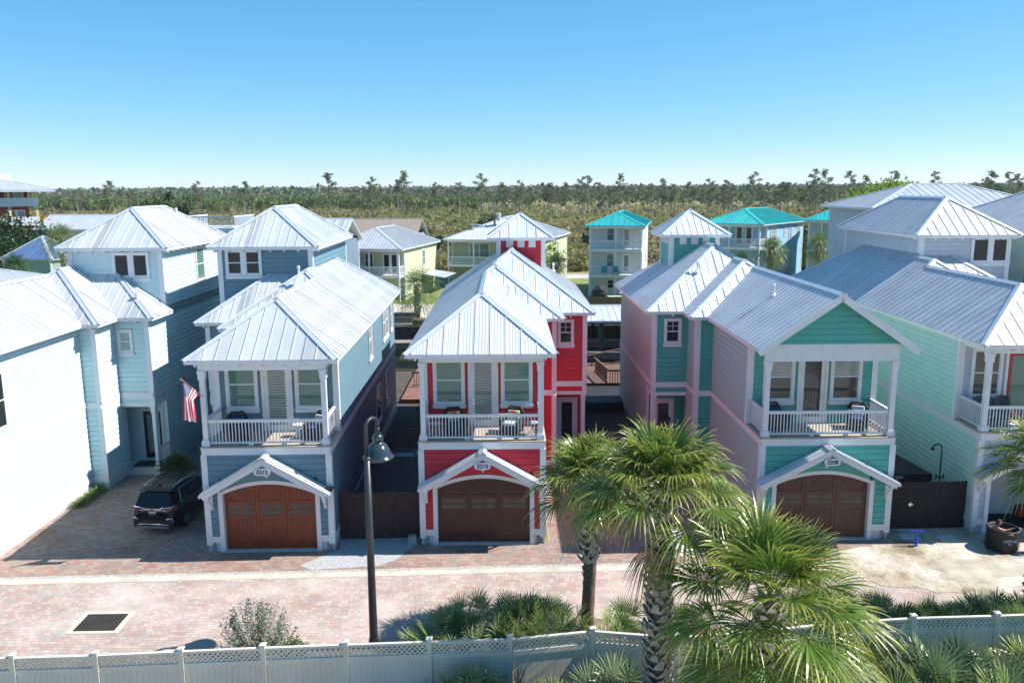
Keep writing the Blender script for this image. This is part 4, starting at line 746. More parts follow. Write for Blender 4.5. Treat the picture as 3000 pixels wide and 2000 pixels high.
# ---------------- parked SUV ----------------
def make_car():
    T = thing('parked_suv', 'black SUV parked nose-in on the brick drive beside the slate blue house', 'car', (-14.55, 31.95, 0), R(-6), world=False)
    CP = mat('car_paint', (.004, .004, .004), .3, metal=0, var=.05, coat=.15, spec=.35); CL = panemat('car_glass', (.004, .005, .006), (.008, .009, .01))
    CPR = mat('car_rear_paint', (.035, .030, .030), .3, metal=.4, var=.05, coat=1)
    # stations: y, half width, z bottom, z belt, roof half width, roof z
    st = [(0.0, .72, .42, .78, .60, .86), (.06, .84, .32, 1.00, .70, 1.06), (.14, .90, .28, 1.08, .70, 1.20), (.42, .92, .26, 1.12, .64, 1.66), (.75, .93, .25, 1.11, .66, 1.74), (1.6, .93, .25, 1.09, .68, 1.77), (2.4, .93, .25, 1.06, .68, 1.73), (2.85, .93, .25, 1.04, .66, 1.62), (3.55, .92, .25, 1.03, .62, 1.12), (4.1, .90, .25, .98, .60, 1.05), (4.5, .82, .28, .86, .55, .92), (4.66, .66, .35, .66, .45, .70)]
    def ring(s_):
        y, w_, zb, zt, wr, zr = s_; h = [(0, zb), (.8*w_, zb), (w_*.985, zb+.14), (w_, (zb+zt)/2), (w_*.97, zt), (wr+.03, zr-.07*min(1, (zr-zt)*3)), (wr*.75, zr), (0, zr+.015)]
        return [(x, y, z) for x, z in h] + [(-x, y, z) for x, z in h[-2:0:-1]]
    b = MB(); rs = [ring(s_) for s_ in st]; n = len(rs[0]); i0 = 0
    for r_ in rs: b.v += r_
    for i in range(len(rs)-1):
        for k in range(n): k2 = (k+1) % n; b.f.append([i*n+k, i*n+k2, (i+1)*n+k2, (i+1)*n+k]); b.uv += [(0, 0)]*4
    b.f.append(list(range(n))); b.uv += [(0, 0)]*n; b.f.append([(len(rs)-1)*n+k for k in range(n)][::-1]); b.uv += [(0, 0)]*n
    body = b.build('body', CP, T, smooth=True); md = body.modifiers.new('s', 'SUBSURF'); md.levels = 2; md.render_levels = 2
    # rear window, sloping
    def panel(name, pts, m, th=.012, par=None):
        P = [Vector(p) for p in pts]; nrm = (P[1]-P[0]).cross(P[2]-P[0]).normalized(); q = MB(); q.hexa(P, [p+nrm*th for p in P]); return q.build(name, m, par or T)
    panel('rear_window', [(-.74, .075, 1.14), (.74, .075, 1.14), (.62, .345, 1.64), (-.62, .345, 1.64)], CL)
    panel('spoiler', [(-.66, .30, 1.70), (.66, .30, 1.70), (.64, .62, 1.765), (-.64, .62, 1.765)], CP, .03)
    for sx in (1, -1):
        f_ = lambda y, z: (sx*(.925-(z-1.1)*.42+.0), y, z)
        o1 = [f_(.72, 1.16), f_(1.42, 1.16), f_(1.44, 1.60), f_(.98, 1.60)]; o2 = [f_(1.50, 1.15), f_(2.45, 1.13), f_(2.40, 1.58), f_(1.52, 1.60)]
        for pts in (o1, o2): panel('side_window', pts if sx > 0 else pts[::-1], CL, .012)
        t_ = MB(); t_.tube([f_(.66, 1.13), f_(2.5, 1.10), f_(3.1, 1.12)], .012, 5); t_.tube([f_(.66, 1.13), f_(.94, 1.63), f_(1.5, 1.64), f_(2.4, 1.62)], .012, 5); t_.build('window_trim', CHROME, T)
        rl = MB(); rl.tube([(sx*.60, .62, 1.76), (sx*.62, .75, 1.83), (sx*.63, 1.7, 1.86), (sx*.62, 2.4, 1.80), (sx*.60, 2.5, 1.73)], .022, 6); rl.build('roof_rail', CHROME, T, smooth=True)
        for y in (1.3, 2.35): h = MB(); h.bar((sx*.945, y, .98), (sx*.945, y+.16, .98), .02, .03); h.build('door_handle', CHROME, T)
        h = MB(); h.bar((sx*.935, 1.1, .42), (sx*.935, 3.2, .42), .02, .035); h.build('side_trim', CHROME, T)
        mr_ = MB(); mr_.box(*sorted((sx*.93, sx*1.10)), 3.0, 3.1, 1.05, 1.2); mr_.build('mirror', CP, T)
        for y in (.95, 3.75):
            wh = MB(); wh.lathe([(.0, -.11), (.26, -.11), (.345, -.09), (.36, -.04), (.36, .04), (.345, .10), (.25, .115), (.24, .09), (0, .09)], (0, 0, 0), 24)
            o = wh.build('tyre', mat('tyre_rubber', (.012, .012, .013), .85, var=.1), T, smooth=False); o.rotation_euler = (0, sx*math.pi/2, 0); o.location = (sx*.84, y, .36)
            rm_ = MB()
            for k in range(5):
                a = 2*math.pi*k/5; rm_.bar((0, 0, .105), (.225*math.cos(a), .225*math.sin(a), .10), .07, .03)
            rm_.lathe([(.24, .09), (.235, .12), (.215, .12), (.21, .092)], (0, 0, 0), 20); rm_.build('rim', CHROME, o)
    # rear lights, chrome bar, plate, bumper
    RL = mat('tail_light', (.30, .01, .02), .15, var=.1, coat=1)
    for sx in (1, -1):
        q = [(sx*.36, .045, .90), (sx*.60, .055, .90), (sx*.60, .05, 1.03), (sx*.44, .05, 1.05)]; panel('tail_light', q if sx > 0 else q[::-1], mat('reverse_light', (.5, .48, .48), .2), .02)
        q = [(sx*.56, .04, .92), (sx*.80, .12, .92), (sx*.80, .12, 1.09), (sx*.52, .035, 1.05)]; panel('tail_light', q if sx > 0 else q[::-1], RL, .03)
        q = [(sx*.80, .11, .93), (sx*.905, .30, .97), (sx*.90, .34, 1.09), (sx*.80, .11, 1.09)]; panel('tail_light', q if sx > 0 else q[::-1], RL, .03)
        c = MB(); c.tube([(sx*.30, .015, 1.06), (sx*.44, .015, 1.11), (sx*.78, .07, 1.13), (sx*.905, .30, 1.14)], .026, 6); c.build('chrome_strip', CHROME, T, smooth=True)
        q = [(sx*.62, -.02, .50), (sx*.80, .03, .50), (sx*.80, .03, .66), (sx*.62, -.02, .62)]; panel('reflector', q if sx > 0 else q[::-1], RL, .02)
        c = MB(); c.tube([(sx*.60, -.035, .66), (sx*.82, .02, .69), (sx*.84, .03, .50), (sx*.62, -.03, .41), (sx*.45, -.04, .44), (0, -.05, .44)], .022, 6); c.build('chrome_strip', CHROME, T, smooth=True)
        c = MB(); c.tube([(sx*.62, .0, .29), (sx*.62, -.06, .29)], .05, 8); c.build('exhaust', CHROME, T)
    c = MB(); c.hexa([(-.40, .0, .985), (.40, .0, .985), (.40, .06, .985), (-.40, .06, .985)], [(-.36, .0, 1.085), (.36, .0, 1.085), (.36, .06, 1.085), (-.36, .06, 1.085)]); ch = c.build('chrome_bar', CHROME, T)
    text('GMC', .085, T, (0, -.003, 1.033), (math.pi/2, 0, 0), mat('badge_red', (.2, .02, .02), .4), name='badge', bold=.004)
    c = MB(); c.hexa([(-.70, .012, .60), (.70, .012, .60), (.70, .12, .60), (-.70, .12, .60)], [(-.72, .012, .965), (.72, .012, .965), (.72, .12, .965), (-.72, .12, .965)]); c.build('tailgate', CPR, T)
    c = MB(); c.hexa([(-.78, -.04, .30), (.78, -.04, .30), (.82, .2, .30), (-.82, .2, .30)], [(-.82, -.05, .60), (.82, -.05, .60), (.86, .25, .60), (-.86, .25, .60)]); bp = c.build('bumper', CPR, T); bv = bp.modifiers.new('b', 'BEVEL'); bv.width = .04; bv.segments = 3
    c = MB(); c.hexa([(-.6, -.055, .27), (.6, -.055, .27), (.6, .1, .27), (-.6, .1, .27)], [(-.7, -.06, .36), (.7, -.06, .36), (.7, .1, .36), (-.7, .1, .36)]); c.build('skid_plate', mat('skid_silver', (.3, .3, .3), .4, metal=.6), T)
    c = MB(); c.box(-.155, .155, .0, .012, .80, .955); pl_ = c.build('number_plate', mat('plate_white', (.6, .62, .62), .5, var=.05), T); text('ISAMPG7W', .07, T, (0, -.003, .872), (math.pi/2, 0, 0), mat('plate_green', (.03, .12, .08), .5), name='plate_text')
    a = MB(); a.hexa([(-.03, .70, 1.76), (.03, .70, 1.76), (.02, .86, 1.76), (-.02, .86, 1.76)], [(-.008, .78, 1.86), (.008, .78, 1.86), (.008, .84, 1.80), (-.008, .84, 1.80)]); a.tube([(0, .72, 1.78), (-.04, .64, 1.92)], .006, 5); a.build('antenna', BLK, T)
    for x in (-.42, -.2, .0, .2, .42): a = MB(); a.bar((x, .85, 1.765), (x, 2.3, 1.765), .03, .02); a.build('roof_ridge', CP, T)
make_car()

# ---------------- flag ----------------
def make_flag():
    F_ = thing('flag_on_pole', 'United States flag on a short angled pole on the slate blue house balcony post', 'flag', (-11.53, 30.3, 6.15))
    A_, B_ = Vector((-11.53, 30.25, 6.12)), Vector((-11.95, 29.45, 6.98)); b = MB(); b.tube([A_, B_], .016, 8); b.build('flag_pole', mat('varnished_pole', (.35, .20, .09), .4), F_)
    b = MB(); b.lathe([(0, .045), (.035, .03), (.045, 0), (.035, -.03), (0, -.045)], tuple(B_), 10); b.build('finial', mat('gold_finial', (.6, .35, .08), .25, metal=.8), F_)
    m = bpy.data.materials.new('flag_cloth'); m.use_nodes = True; t = m.node_tree; bs = t.nodes['Principled BSDF']; L = t.links.new
    uv = N(t, 'ShaderNodeUVMap'); sp = N(t, 'ShaderNodeSeparateXYZ'); L(uv.outputs[0], sp.inputs[0])
    def M(op, a, v=None, b_=None):
        n = N(t, 'ShaderNodeMath', operation=op); L(a, n.inputs[0])
        if b_ is not None: L(b_, n.inputs[1])
        elif v is not None: n.inputs[1].default_value = v
        return n.outputs[0]
    s13 = M('MODULO', M('FLOOR', M('MULTIPLY', sp.outputs[1], 12.999)), 2)      # 0 = red (outer stripes), 1 = white
    st = N(t, 'ShaderNodeMix', data_type='RGBA'); L(s13, st.inputs[0]); st.inputs[6].default_value = (.60, .012, .05, 1); st.inputs[7].default_value = (.75, .74, .76, 1)
    inx = M('LESS_THAN', sp.outputs[0], .40); iny = M('GREATER_THAN', sp.outputs[1], 6/13); can = M('MULTIPLY', inx, None, iny)
    cx = M('FRACT', M('MULTIPLY', sp.outputs[0], 6/.40)); cy = M('FRACT', M('MULTIPLY', M('SUBTRACT', sp.outputs[1], 6/13), 5/(7/13)))
    d2 = M('ADD', M('POWER', M('SUBTRACT', cx, .5), 2), None, M('POWER', M('SUBTRACT', cy, .5), 2)); star = M('LESS_THAN', d2, .07)
    cn = N(t, 'ShaderNodeMix', data_type='RGBA'); L(star, cn.inputs[0]); cn.inputs[6].default_value = (.02, .03, .16, 1); cn.inputs[7].default_value = (.75, .75, .78, 1)
    fm = N(t, 'ShaderNodeMix', data_type='RGBA'); L(can, fm.inputs[0]); L(st.outputs[2], fm.inputs[6]); L(cn.outputs[2], fm.inputs[7]); L(fm.outputs[2], bs.inputs['Base Color']); bs.inputs['Roughness'].default_value = .8
    tr = N(t, 'ShaderNodeBsdfTranslucent'); L(fm.outputs[2], tr.inputs[0]); ms = N(t, 'ShaderNodeMixShader'); ms.inputs[0].default_value = .15; L(bs.outputs[0], ms.inputs[1]); L(tr.outputs[0], ms.inputs[2]); L(ms.outputs[0], t.nodes['Material Output'].inputs[0])
    # hoist runs down the pole from the tip; the fly hangs down in folds
    b = MB(); nu, nv = 26, 14; g = []
    for i in range(nu+1):
        u = i/nu; row = []
        for j in range(nv+1):
            v = 1-j/nv       # v = 1 at the tip of the pole
            hp = B_.lerp(A_, .04+(1-v)*.80)
            drop = Vector((0, 0, -1))*u*1.55; k = min(1, u*2.2)
            gx = B_.x+.02 + (hp.x-B_.x)*(1-k*.62) + k*.055*math.sin(v*9+u*2); gy = B_.y+.05 + (hp.y-B_.y)*(1-k*.55) + k*.07*math.cos(v*11+u*3)
            gz = B_.z + (hp.z-B_.z)*(1-k*.80)
            row.append(Vector((gx+.10*u*(v-.5)*-2+.04*u, gy, gz))+drop)
        g.append(row)
    for i in range(nu):
        for j in range(nv):
            b.poly([g[i][j], g[i+1][j], g[i+1][j+1], g[i][j+1]], [(i/nu, 1-j/nv), ((i+1)/nu, 1-j/nv), ((i+1)/nu, 1-(j+1)/nv), (i/nu, 1-(j+1)/nv)])
    b.build('flag_cloth', m, F_, smooth=False)
make_flag()

# ---------------- balcony furniture ----------------
WICK = mat('black_wicker', (.018, .016, .015), .7, var=.4, scale=30); BLUEC = mat('blue_cushion', (.02, .035, .12), .85, var=.2); WHC = mat('white_cushion', (.5, .52, .56), .85)
def floral():
    m = bpy.data.materials.new('floral_cushion'); m.use_nodes = True; t = m.node_tree; b = t.nodes['Principled BSDF']
    tc = N(t, 'ShaderNodeTexCoord'); v = N(t, 'ShaderNodeTexVoronoi', Scale=16); t.links.new(tc.outputs['Object'], v.inputs['Vector']); r = N(t, 'ShaderNodeValToRGB'); t.links.new(v.outputs['Color'], r.inputs[0]); r.color_ramp.interpolation = 'CONSTANT'
    e = r.color_ramp.elements; e[0].color = (.02, .30, .28, 1); e[1].position = .35; e[1].color = (.65, .60, .10, 1)
    for p_, c_ in ((.5, (.55, .08, .20, 1)), (.62, (.05, .35, .10, 1)), (.75, (.7, .7, .6, 1))): k = e.new(p_); k.color = c_
    t.links.new(r.outputs[0], b.inputs['Base Color']); b.inputs['Roughness'].default_value = .8; return m
FLO = floral()
def armchair(x, y, z, rz, label, seatm, pillow=None, frame=None):
    T = thing('armchair', label, 'armchair', (x, y, z), rz, 'armchairs on the balconies', world=False); fm = frame or WICK
    b = MB(); b.box(-.36, .36, -.36, .34, .10, .36); 
    for sx in (-1, 1):
        b.tube([(sx*.36, -.36, 0), (sx*.36, -.36, .60), (sx*.36, .2, .64), (sx*.34, .34, .66)], .045, 6); b.box(*sorted((sx*.32, sx*.38)), -.34, .3, .12, .58); b.tube([(sx*.34, .34, 0), (sx*.34, .34, .5)], .035, 6)
    b.build('frame', fm, T)
    b = MB(); b.hexa([(-.32, .26, .36), (.32, .26, .36), (.34, .36, .36), (-.34, .36, .36)], [(-.30, .40, .88), (.30, .40, .88), (.30, .46, .88), (-.30, .46, .88)]); b.tube([(-.35, .36, .4), (-.36, .42, .75), (-.22, .46, .95), (.22, .46, .95), (.36, .42, .75), (.35, .36, .4)], .045, 6); b.build('backrest', fm, T)
    def cush(name, c, s_, m, rx=0):
        bm = bmesh.new(); bmesh.ops.create_cube(bm, size=1); bmesh.ops.scale(bm, vec=s_, verts=bm.verts); bmesh.ops.bevel(bm, geom=bm.edges[:], offset=min(s_)*.45, segments=4, affect='EDGES', profile=.6)
        me = bpy.data.meshes.new(name); bm.to_mesh(me); bm.free(); me.materials.append(m); me.polygons.foreach_set('use_smooth', [True]*len(me.polygons)); o = bpy.data.objects.new(name, me); COL.objects.link(o); o.parent = T; o.location = c; o.rotation_euler = (rx, 0, 0)
    cush('seat_cushion', (0, -.03, .42), (.60, .60, .13), seatm)
    if pillow: cush('pillow', (0, .20, .66), (.50, .14, .42), pillow, R(-16))
def side_table(x, y, z, label, m, drum=False, r_=.24, h=.5):
    T = thing('side_table', label, 'side table', (x, y, z), 0, 'side tables on the balconies', world=False); b = MB()
    if drum: b.lathe([(.17, 0), (.12, .22), (.19, h-.03), (.24, h-.03), (.24, h), (0, h)], (0, 0, 0), 20); b.build('pedestal', m, T, smooth=False)
    else:
        b.lathe([(0, h-.02), (r_, h-.02), (r_, h), (0, h)], (0, 0, 0), 20); b.build('table_top', m, T)
        for k in range(3): l = MB(); a = 2.1*k+.3; l.tube([(.17*math.cos(a), .17*math.sin(a), h-.02), (.20*math.cos(a+math.pi), .20*math.sin(a+math.pi), 0)], .012, 5); l.build('leg', DKMET, T)
DZ = 4.206
armchair(-2.25, 31.7, DZ, R(14), 'black wicker armchair with a floral pillow, left one on the red house balcony', BLUEC, FLO); armchair(-.02, 31.8, DZ, R(-18), 'black wicker armchair with a floral pillow, right one on the red house balcony', WHC, FLO)
side_table(-3.0, 31.5, DZ, 'small round table with dark legs by the left post of the red house balcony', mat('pale_table', (.45, .55, .6), .4)); side_table(.78, 31.6, DZ, 'small round table with dark legs by the right post of the red house balcony', MATS['pale_table'])
armchair(-10.6, 31.2, DZ, R(20), 'dark armchair with blue cushions, left one on the slate blue house balcony', BLUEC, BLUEC); armchair(-7.55, 31.3, DZ, R(-22), 'dark armchair with a white patterned throw, right one on the slate blue house balcony', BLUEC, WHC)
side_table(-8.35, 31.5, DZ, 'white drum side table on the slate blue house balcony', WHITE, drum=True)
armchair(10.55, 32.2, DZ, R(15), 'dark armchair at the left of the teal house balcony', BLUEC, BLUEC, mat('brown_wicker', (.05, .03, .025), .7)); armchair(13.75, 32.2, DZ, R(-20), 'dark armchair with a pale pillow at the right of the teal house balcony', BLUEC, WHC)
def adirondack(x, y, z, rz, label, m, group):
    T = thing('adirondack_chair', label, 'chair', (x, y, z), rz, group, world=False); b = MB()
    for k in range(7): a = (k-3)*.095; hh = 1.0+.10*math.cos((k-3)*.5); b.hexa([(a-.04, .16, .30), (a+.04, .16, .30), (a+.04, .185, .30), (a-.04, .185, .30)], [(a*1.25-.045, .42, hh), (a*1.25+.045, .42, hh), (a*1.25+.045, .445, hh), (a*1.25-.045, .445, hh)])
    b.build('backrest', m, T); b = MB()
    for k in range(6): b.hexa([(-.27, -.38+k*.1, .40-k*.025), (.27, -.38+k*.1, .40-k*.025), (.27, -.30+k*.1, .38-k*.025), (-.27, -.30+k*.1, .38-k*.025)], [(-.27, -.38+k*.1, .42-k*.025), (.27, -.38+k*.1, .42-k*.025), (.27, -.30+k*.1, .40-k*.025), (-.27, -.30+k*.1, .40-k*.025)])
    b.build('seat', m, T)
    for sx in (-1, 1):
        b = MB(); b.box(*sorted((sx*.28, sx*.42)), -.42, .30, .58, .61); b.build('armrest', m, T); b = MB(); b.box(*sorted((sx*.30, sx*.33)), -.38, -.28, 0, .58); b.hexa([(sx*.29, -.36, .30), (sx*.32, -.36, .30), (sx*.32, .42, 0), (sx*.29, .42, 0)], [(sx*.29, -.36, .42), (sx*.32, -.36, .42), (sx*.32, .48, .10), (sx*.29, .48, .10)]); b.build('leg', m, T)
ADK = mat('charcoal_plastic', (.03, .04, .045), .6)
adirondack(19.15, 32.7, DZ, R(-10), 'charcoal slatted lounge chair at the left end of the lavender house balcony', ADK, 'charcoal chairs on the lavender house balcony'); adirondack(20.0, 32.7, DZ, R(10), 'charcoal slatted lounge chair beside the red door of the lavender house', ADK, 'charcoal chairs on the lavender house balcony')
b = MB(); b.lathe([(0, .0), (.25, 0), (.25, .03), (0, .03)], (0, 0, .45), 12); b.tube([(0, 0, 0), (0, 0, .45)], .05, 6); o = b.build('patio_table', WHITE); o.location = (20.75, 32.2, DZ); tag(o, 'small white table on the lavender house balcony by the red door', 'table')

# ---------------- tub, people, garden tool ----------------
TB = thing('plunge_tub', 'round black inflatable plunge tub standing on the bricks by the open garage', 'tub', (18.75, 30.15, 0)); tx, ty = 18.75, 30.15
b = MB(); b.lathe([(.66, .03), (.70, .10), (.70, .95), (.72, 1.0), (.74, 1.04), (.72, 1.08), (.67, 1.09), (.63, 1.05), (.62, .75), (0, .75)], (tx, ty, 0), 36); b.build('tub_wall', mat('tub_black', (.006, .007, .008), .6, var=.2, scale=3), TB, smooth=True)
for k in range(8): a = math.pi/4*k+.3; b = MB(); b.tube([(tx+.73*math.cos(a), ty+.73*math.sin(a), 0), (tx+.73*math.cos(a), ty+.73*math.sin(a), 1.0)], .012, 5); b.build('support_leg', DKMET, TB)
b = MB(); b.lathe([(0, .86), (.64, .86)], (tx, ty, 0), 30); b.build('tub_water', mat('tub_water', (.01, .014, .018), .06), TB)
text('NORTUUB', .13, TB, (tx-.05, ty-.715, .66), (math.pi/2, 0, 0), WHITE, name='tub_logo', depth=.002); text('SPA', .10, TB, (tx-.05, ty-.715, .50), (math.pi/2, 0, 0), WHITE, name='tub_logo', depth=.002)
b = MB(); b.tube([(tx-.4, ty-.705, .58), (tx+.3, ty-.71, .58)], .006, 4); b.build('tub_logo', mat('blue_ink', (.1, .3, .6), .5), TB)
TB.scale = (.79, .79, .80)
SKIN = mat('skin', (.42, .20, .14), .5, var=.08, scale=8); HAIR = mat('dark_hair', (.012, .008, .006), .6, var=.2)
def skin_mesh(name, verts, edges, rad, m, parent, root=0, sub=2):
    me = bpy.data.meshes.new(name); me.from_pydata(verts, edges, []); o = bpy.data.objects.new(name, me); COL.objects.link(o); me.materials.append(m)
    o.modifiers.new('Skin', 'SKIN'); me.skin_vertices.new() if not me.skin_vertices else None
    sv = me.skin_vertices[0].data
    for i, r_ in enumerate(rad): sv[i].radius = r_ if isinstance(r_, tuple) else (r_, r_)
    for i in range(len(verts)): sv[i].use_root = (i == root)
    sb_ = o.modifiers.new('S', 'SUBSURF'); sb_.levels = sub; sb_.render_levels = sub
    dg = bpy.context.evaluated_depsgraph_get(); m2 = bpy.data.meshes.new_from_object(o.evaluated_get(dg)); bpy.data.objects.remove(o)
    o = bpy.data.objects.new(name, m2); COL.objects.link(o); m2.materials.clear(); m2.materials.append(m); m2.polygons.foreach_set('use_smooth', [True]*len(m2.polygons))
    if parent: o.parent = parent
    return o
def hand(V, E, Rr, wrist, d, up, s_=1.0):
    """palm, four bent fingers and a thumb from the wrist vertex"""
    d = Vector(d).normalized(); up = Vector(up).normalized(); sd_ = d.cross(up).normalized(); p = Vector(V[wrist])
    V.append(tuple(p+d*.05*s_)); Rr.append((.034*s_, .017*s_)); palm = len(V)-1; E.append((wrist, palm))
    V.append(tuple(p+d*.085*s_)); Rr.append((.036*s_, .015*s_)); k0 = len(V)-1; E.append((palm, k0))
    for i, ln in enumerate((.072, .082, .076, .058)):
        off = sd_*(.026-.0175*i)*s_; prev = k0
        for j, t in enumerate((.35, .7, 1.0)):
            V.append(tuple(p+d*(.085+ln*t*.9)*s_+off*1.15-up*(.012*j+.012*j*j)*s_)); Rr.append(.0095*s_*(1-.12*j)); E.append((prev, len(V)-1)); prev = len(V)-1
    V.append(tuple(p+d*.045*s_+sd_*.045*s_-up*.01*s_)); Rr.append(.012*s_); E.append((palm, len(V)-1)); V.append(tuple(p+d*.085*s_+sd_*.058*s_-up*.022*s_)); Rr.append(.0095*s_); E.append((len(V)-2, len(V)-1))
def head(parent, c, facing, s_=1.0, hairm=None, longhair=False):
    """skull, jaw, nose, ears, lips, eyes and hair; facing is the heading angle of the face"""
    bm = bmesh.new(); bmesh.ops.create_uvsphere(bm, u_segments=24, v_segments=18, radius=.1*s_)
    for v in bm.verts:
        x, y, z = v.co/(.1*s_); x *= .78; yy = y*.98; zz = z*1.18
        if z < 0: x *= 1-.30*z*z; yy = yy*(1-.18*z*z) - .10*abs(z)*(1 if y < 0 else -.4)*0
        if y < -.3: yy = yy*.93
        nx, nz = abs(x), zz
        if y < -.5 and nx < .17 and -.38 < nz < .12: yy -= .20*(1-nx/.17)*(1-abs(nz+.18)/.30 if abs(nz+.18) < .3 else 0)
        if y < -.4 and .12 < nx < .45 and 0.0 < nz < .22: yy += .07
        if y < -.5 and nx < .25 and -.62 < nz < -.46: yy -= .05
        v.co = Vector((x, yy, zz))*.1*s_
    me = bpy.data.meshes.new('head'); bm.to_mesh(me); bm.free(); me.materials.append(SKIN); me.polygons.foreach_set('use_smooth', [True]*len(me.polygons)); h = bpy.data.objects.new('head', me); COL.objects.link(h); h.parent = parent; h.location = c; h.rotation_euler = (0, 0, facing)
    def blob(nm, co, sc, m):
        bm = bmesh.new(); bmesh.ops.create_uvsphere(bm, u_segments=12, v_segments=8, radius=1); bmesh.ops.scale(bm, vec=Vector(sc)*s_, verts=bm.verts); bmesh.ops.translate(bm, vec=Vector(co)*s_, verts=bm.verts); me = bpy.data.meshes.new(nm); bm.to_mesh(me); bm.free(); me.materials.append(m); me.polygons.foreach_set('use_smooth', [True]*len(me.polygons)); o = bpy.data.objects.new(nm, me); COL.objects.link(o); o.parent = h
    for sx in (-1, 1): blob('ear', (sx*.079, .005, -.01), (.012, .018, .028), SKIN); blob('eye', (sx*.030, -.083, .010), (.012, .008, .007), mat('eye_white', (.5, .5, .5), .3)); blob('pupil', (sx*.030, -.0905, .010), (.005, .003, .005), BLK); blob('eyebrow', (sx*.031, -.088, .034), (.018, .006, .004), hairm or HAIR)
    blob('lips', (0, -.090, -.058), (.022, .008, .007), mat('lips', (.35, .10, .09), .5))
    bm = bmesh.new(); bmesh.ops.create_uvsphere(bm, u_segments=24, v_segments=16, radius=.1*s_)
    dele = [v for v in bm.verts if (v.co.z < .02*s_ and v.co.y < .02*s_) or v.co.z < -.045*s_ or (v.co.y < -.05*s_ and v.co.z < .055*s_)]; bmesh.ops.delete(bm, geom=dele, context='VERTS')
    rr = random.Random(3)
    for v in bm.verts: k = rr.uniform(1.04, 1.13); v.co = Vector((v.co.x*.86*k, v.co.y*1.03*k, v.co.z*1.24*k+.004))
    me = bpy.data.meshes.new('hair'); bm.to_mesh(me); bm.free(); me.materials.append(hairm or HAIR); o = bpy.data.objects.new('hair', me); COL.objects.link(o); o.parent = h; sm_ = o.modifiers.new('t', 'SOLIDIFY'); sm_.thickness = .012
    return h
# man in the tub: sits at its left side, leans right, arms along the rim
M1 = thing('person', 'bare-chested person with short dark hair sitting in the black tub', 'person', (tx-.22, ty+.05, .12), 0, world=False); M1.scale = (.92, .92, .92)
V = [(0, .15, 0), (.0, .15, .28), (.0, .12, .52), (.0, .10, .68), (.04, .07, .80),          # pelvis, waist, chest, upper chest, neck
     (-.17, .13, .66), (-.20, -.10, .56), (.02, -.50, .62), (.16, -.66, .74),                # near arm: shoulder, elbow..., wrist
     (.17, .07, .66), (.42, .10, .58), (.66, .05, .66), (.86, -.02, .78), (.05, .04, .86)]
E_ = [(0, 1), (1, 2), (2, 3), (3, 4), (3, 5), (5, 6), (6, 7), (7, 8), (3, 9), (9, 10), (10, 11), (11, 12), (4, 13)]
Rr = [(.16, .11), (.15, .10), (.17, .11), (.13, .09), .055, .07, .052, .042, .030, .07, .052, .042, .030, .05]
hand(V, E_, Rr, 8, (.8, -.3, .05), (0, 0, 1)); hand(V, E_, Rr, 12, (.5, -.8, -.1), (0, 0, 1))
skin_mesh('body', V, E_, Rr, SKIN, M1); head(M1, (.07, .02, .98), R(75), 1.12)
# second person, at the right edge of the frame
M2 = thing('person', 'standing person in a dark blue top and pale trousers beside the black tub', 'person', (20.0, 29.75, 0), R(-80), world=False)
V = [(0, 0, .80), (0, 0, .98), (0, -.01, 1.18), (0, 0, 1.30), (0, -.01, 1.36), (0, -.02, 1.42), (-.15, 0, 1.27), (-.20, -.04, 1.04), (-.17, -.22, .90), (-.16, -.28, .88), (.15, 0, 1.27), (.20, 0, 1.03), (.19, -.12, .84), (.18, -.15, .80)]
E_ = [(0, 1), (1, 2), (2, 3), (3, 4), (4, 5), (3, 6), (6, 7), (7, 8), (8, 9), (3, 10), (10, 11), (11, 12), (12, 13)]; Rr = [(.13, .09), (.12, .085), (.145, .095), (.10, .075), .048, .045, .058, .044, .034, .026, .058, .044, .034, .026]
i0 = len(V)
V += [(-.08, 0, .72), (-.10, -.02, .44), (-.10, .02, .12), (-.10, .02, .05), (-.11, -.12, .03), (.08, 0, .72), (.10, .03, .44), (.11, .06, .12), (.11, .06, .05), (.12, -.08, .03)]
E_ += [(0, i0), (i0, i0+1), (i0+1, i0+2), (i0+2, i0+3), (i0+3, i0+4), (0, i0+5), (i0+5, i0+6), (i0+6, i0+7), (i0+7, i0+8), (i0+8, i0+9)]; Rr += [.085, .058, .040, .036, (.036, .022), .085, .058, .040, .036, (.036, .022)]
hand(V, E_, Rr, 9, (.1, -.8, -.2), (0, 0, 1), .95); hand(V, E_, Rr, 13, (0, -.3, -1), (0, 1, 0), .95); skin_mesh('body', V, E_, Rr, SKIN, M2)
V = [(0, 0, .80), (0, 0, .98), (0, -.01, 1.18), (0, 0, 1.29), (-.15, 0, 1.27), (-.20, -.04, 1.04), (-.17, -.20, .91), (.15, 0, 1.27), (.20, 0, 1.03), (.19, -.11, .86)]
skin_mesh('jumper', V, [(0, 1), (1, 2), (2, 3), (3, 4), (4, 5), (5, 6), (3, 7), (7, 8), (8, 9)], [(.148, .108), (.138, .102), (.16, .112), (.115, .09), .072, .058, .048, .072, .058, .048], mat('navy_jumper', (.02, .045, .12), .85), M2)
V = [(0, 0, .84), (-.08, 0, .72), (-.10, -.02, .44), (-.10, .02, .13), (.08, 0, .72), (.10, .03, .44), (.11, .06, .13)]
skin_mesh('trousers', V, [(0, 1), (1, 2), (2, 3), (0, 4), (4, 5), (5, 6)], [(.142, .104), .100, .074, .058, .100, .074, .058], mat('pale_trousers', (.36, .36, .42), .85), M2)
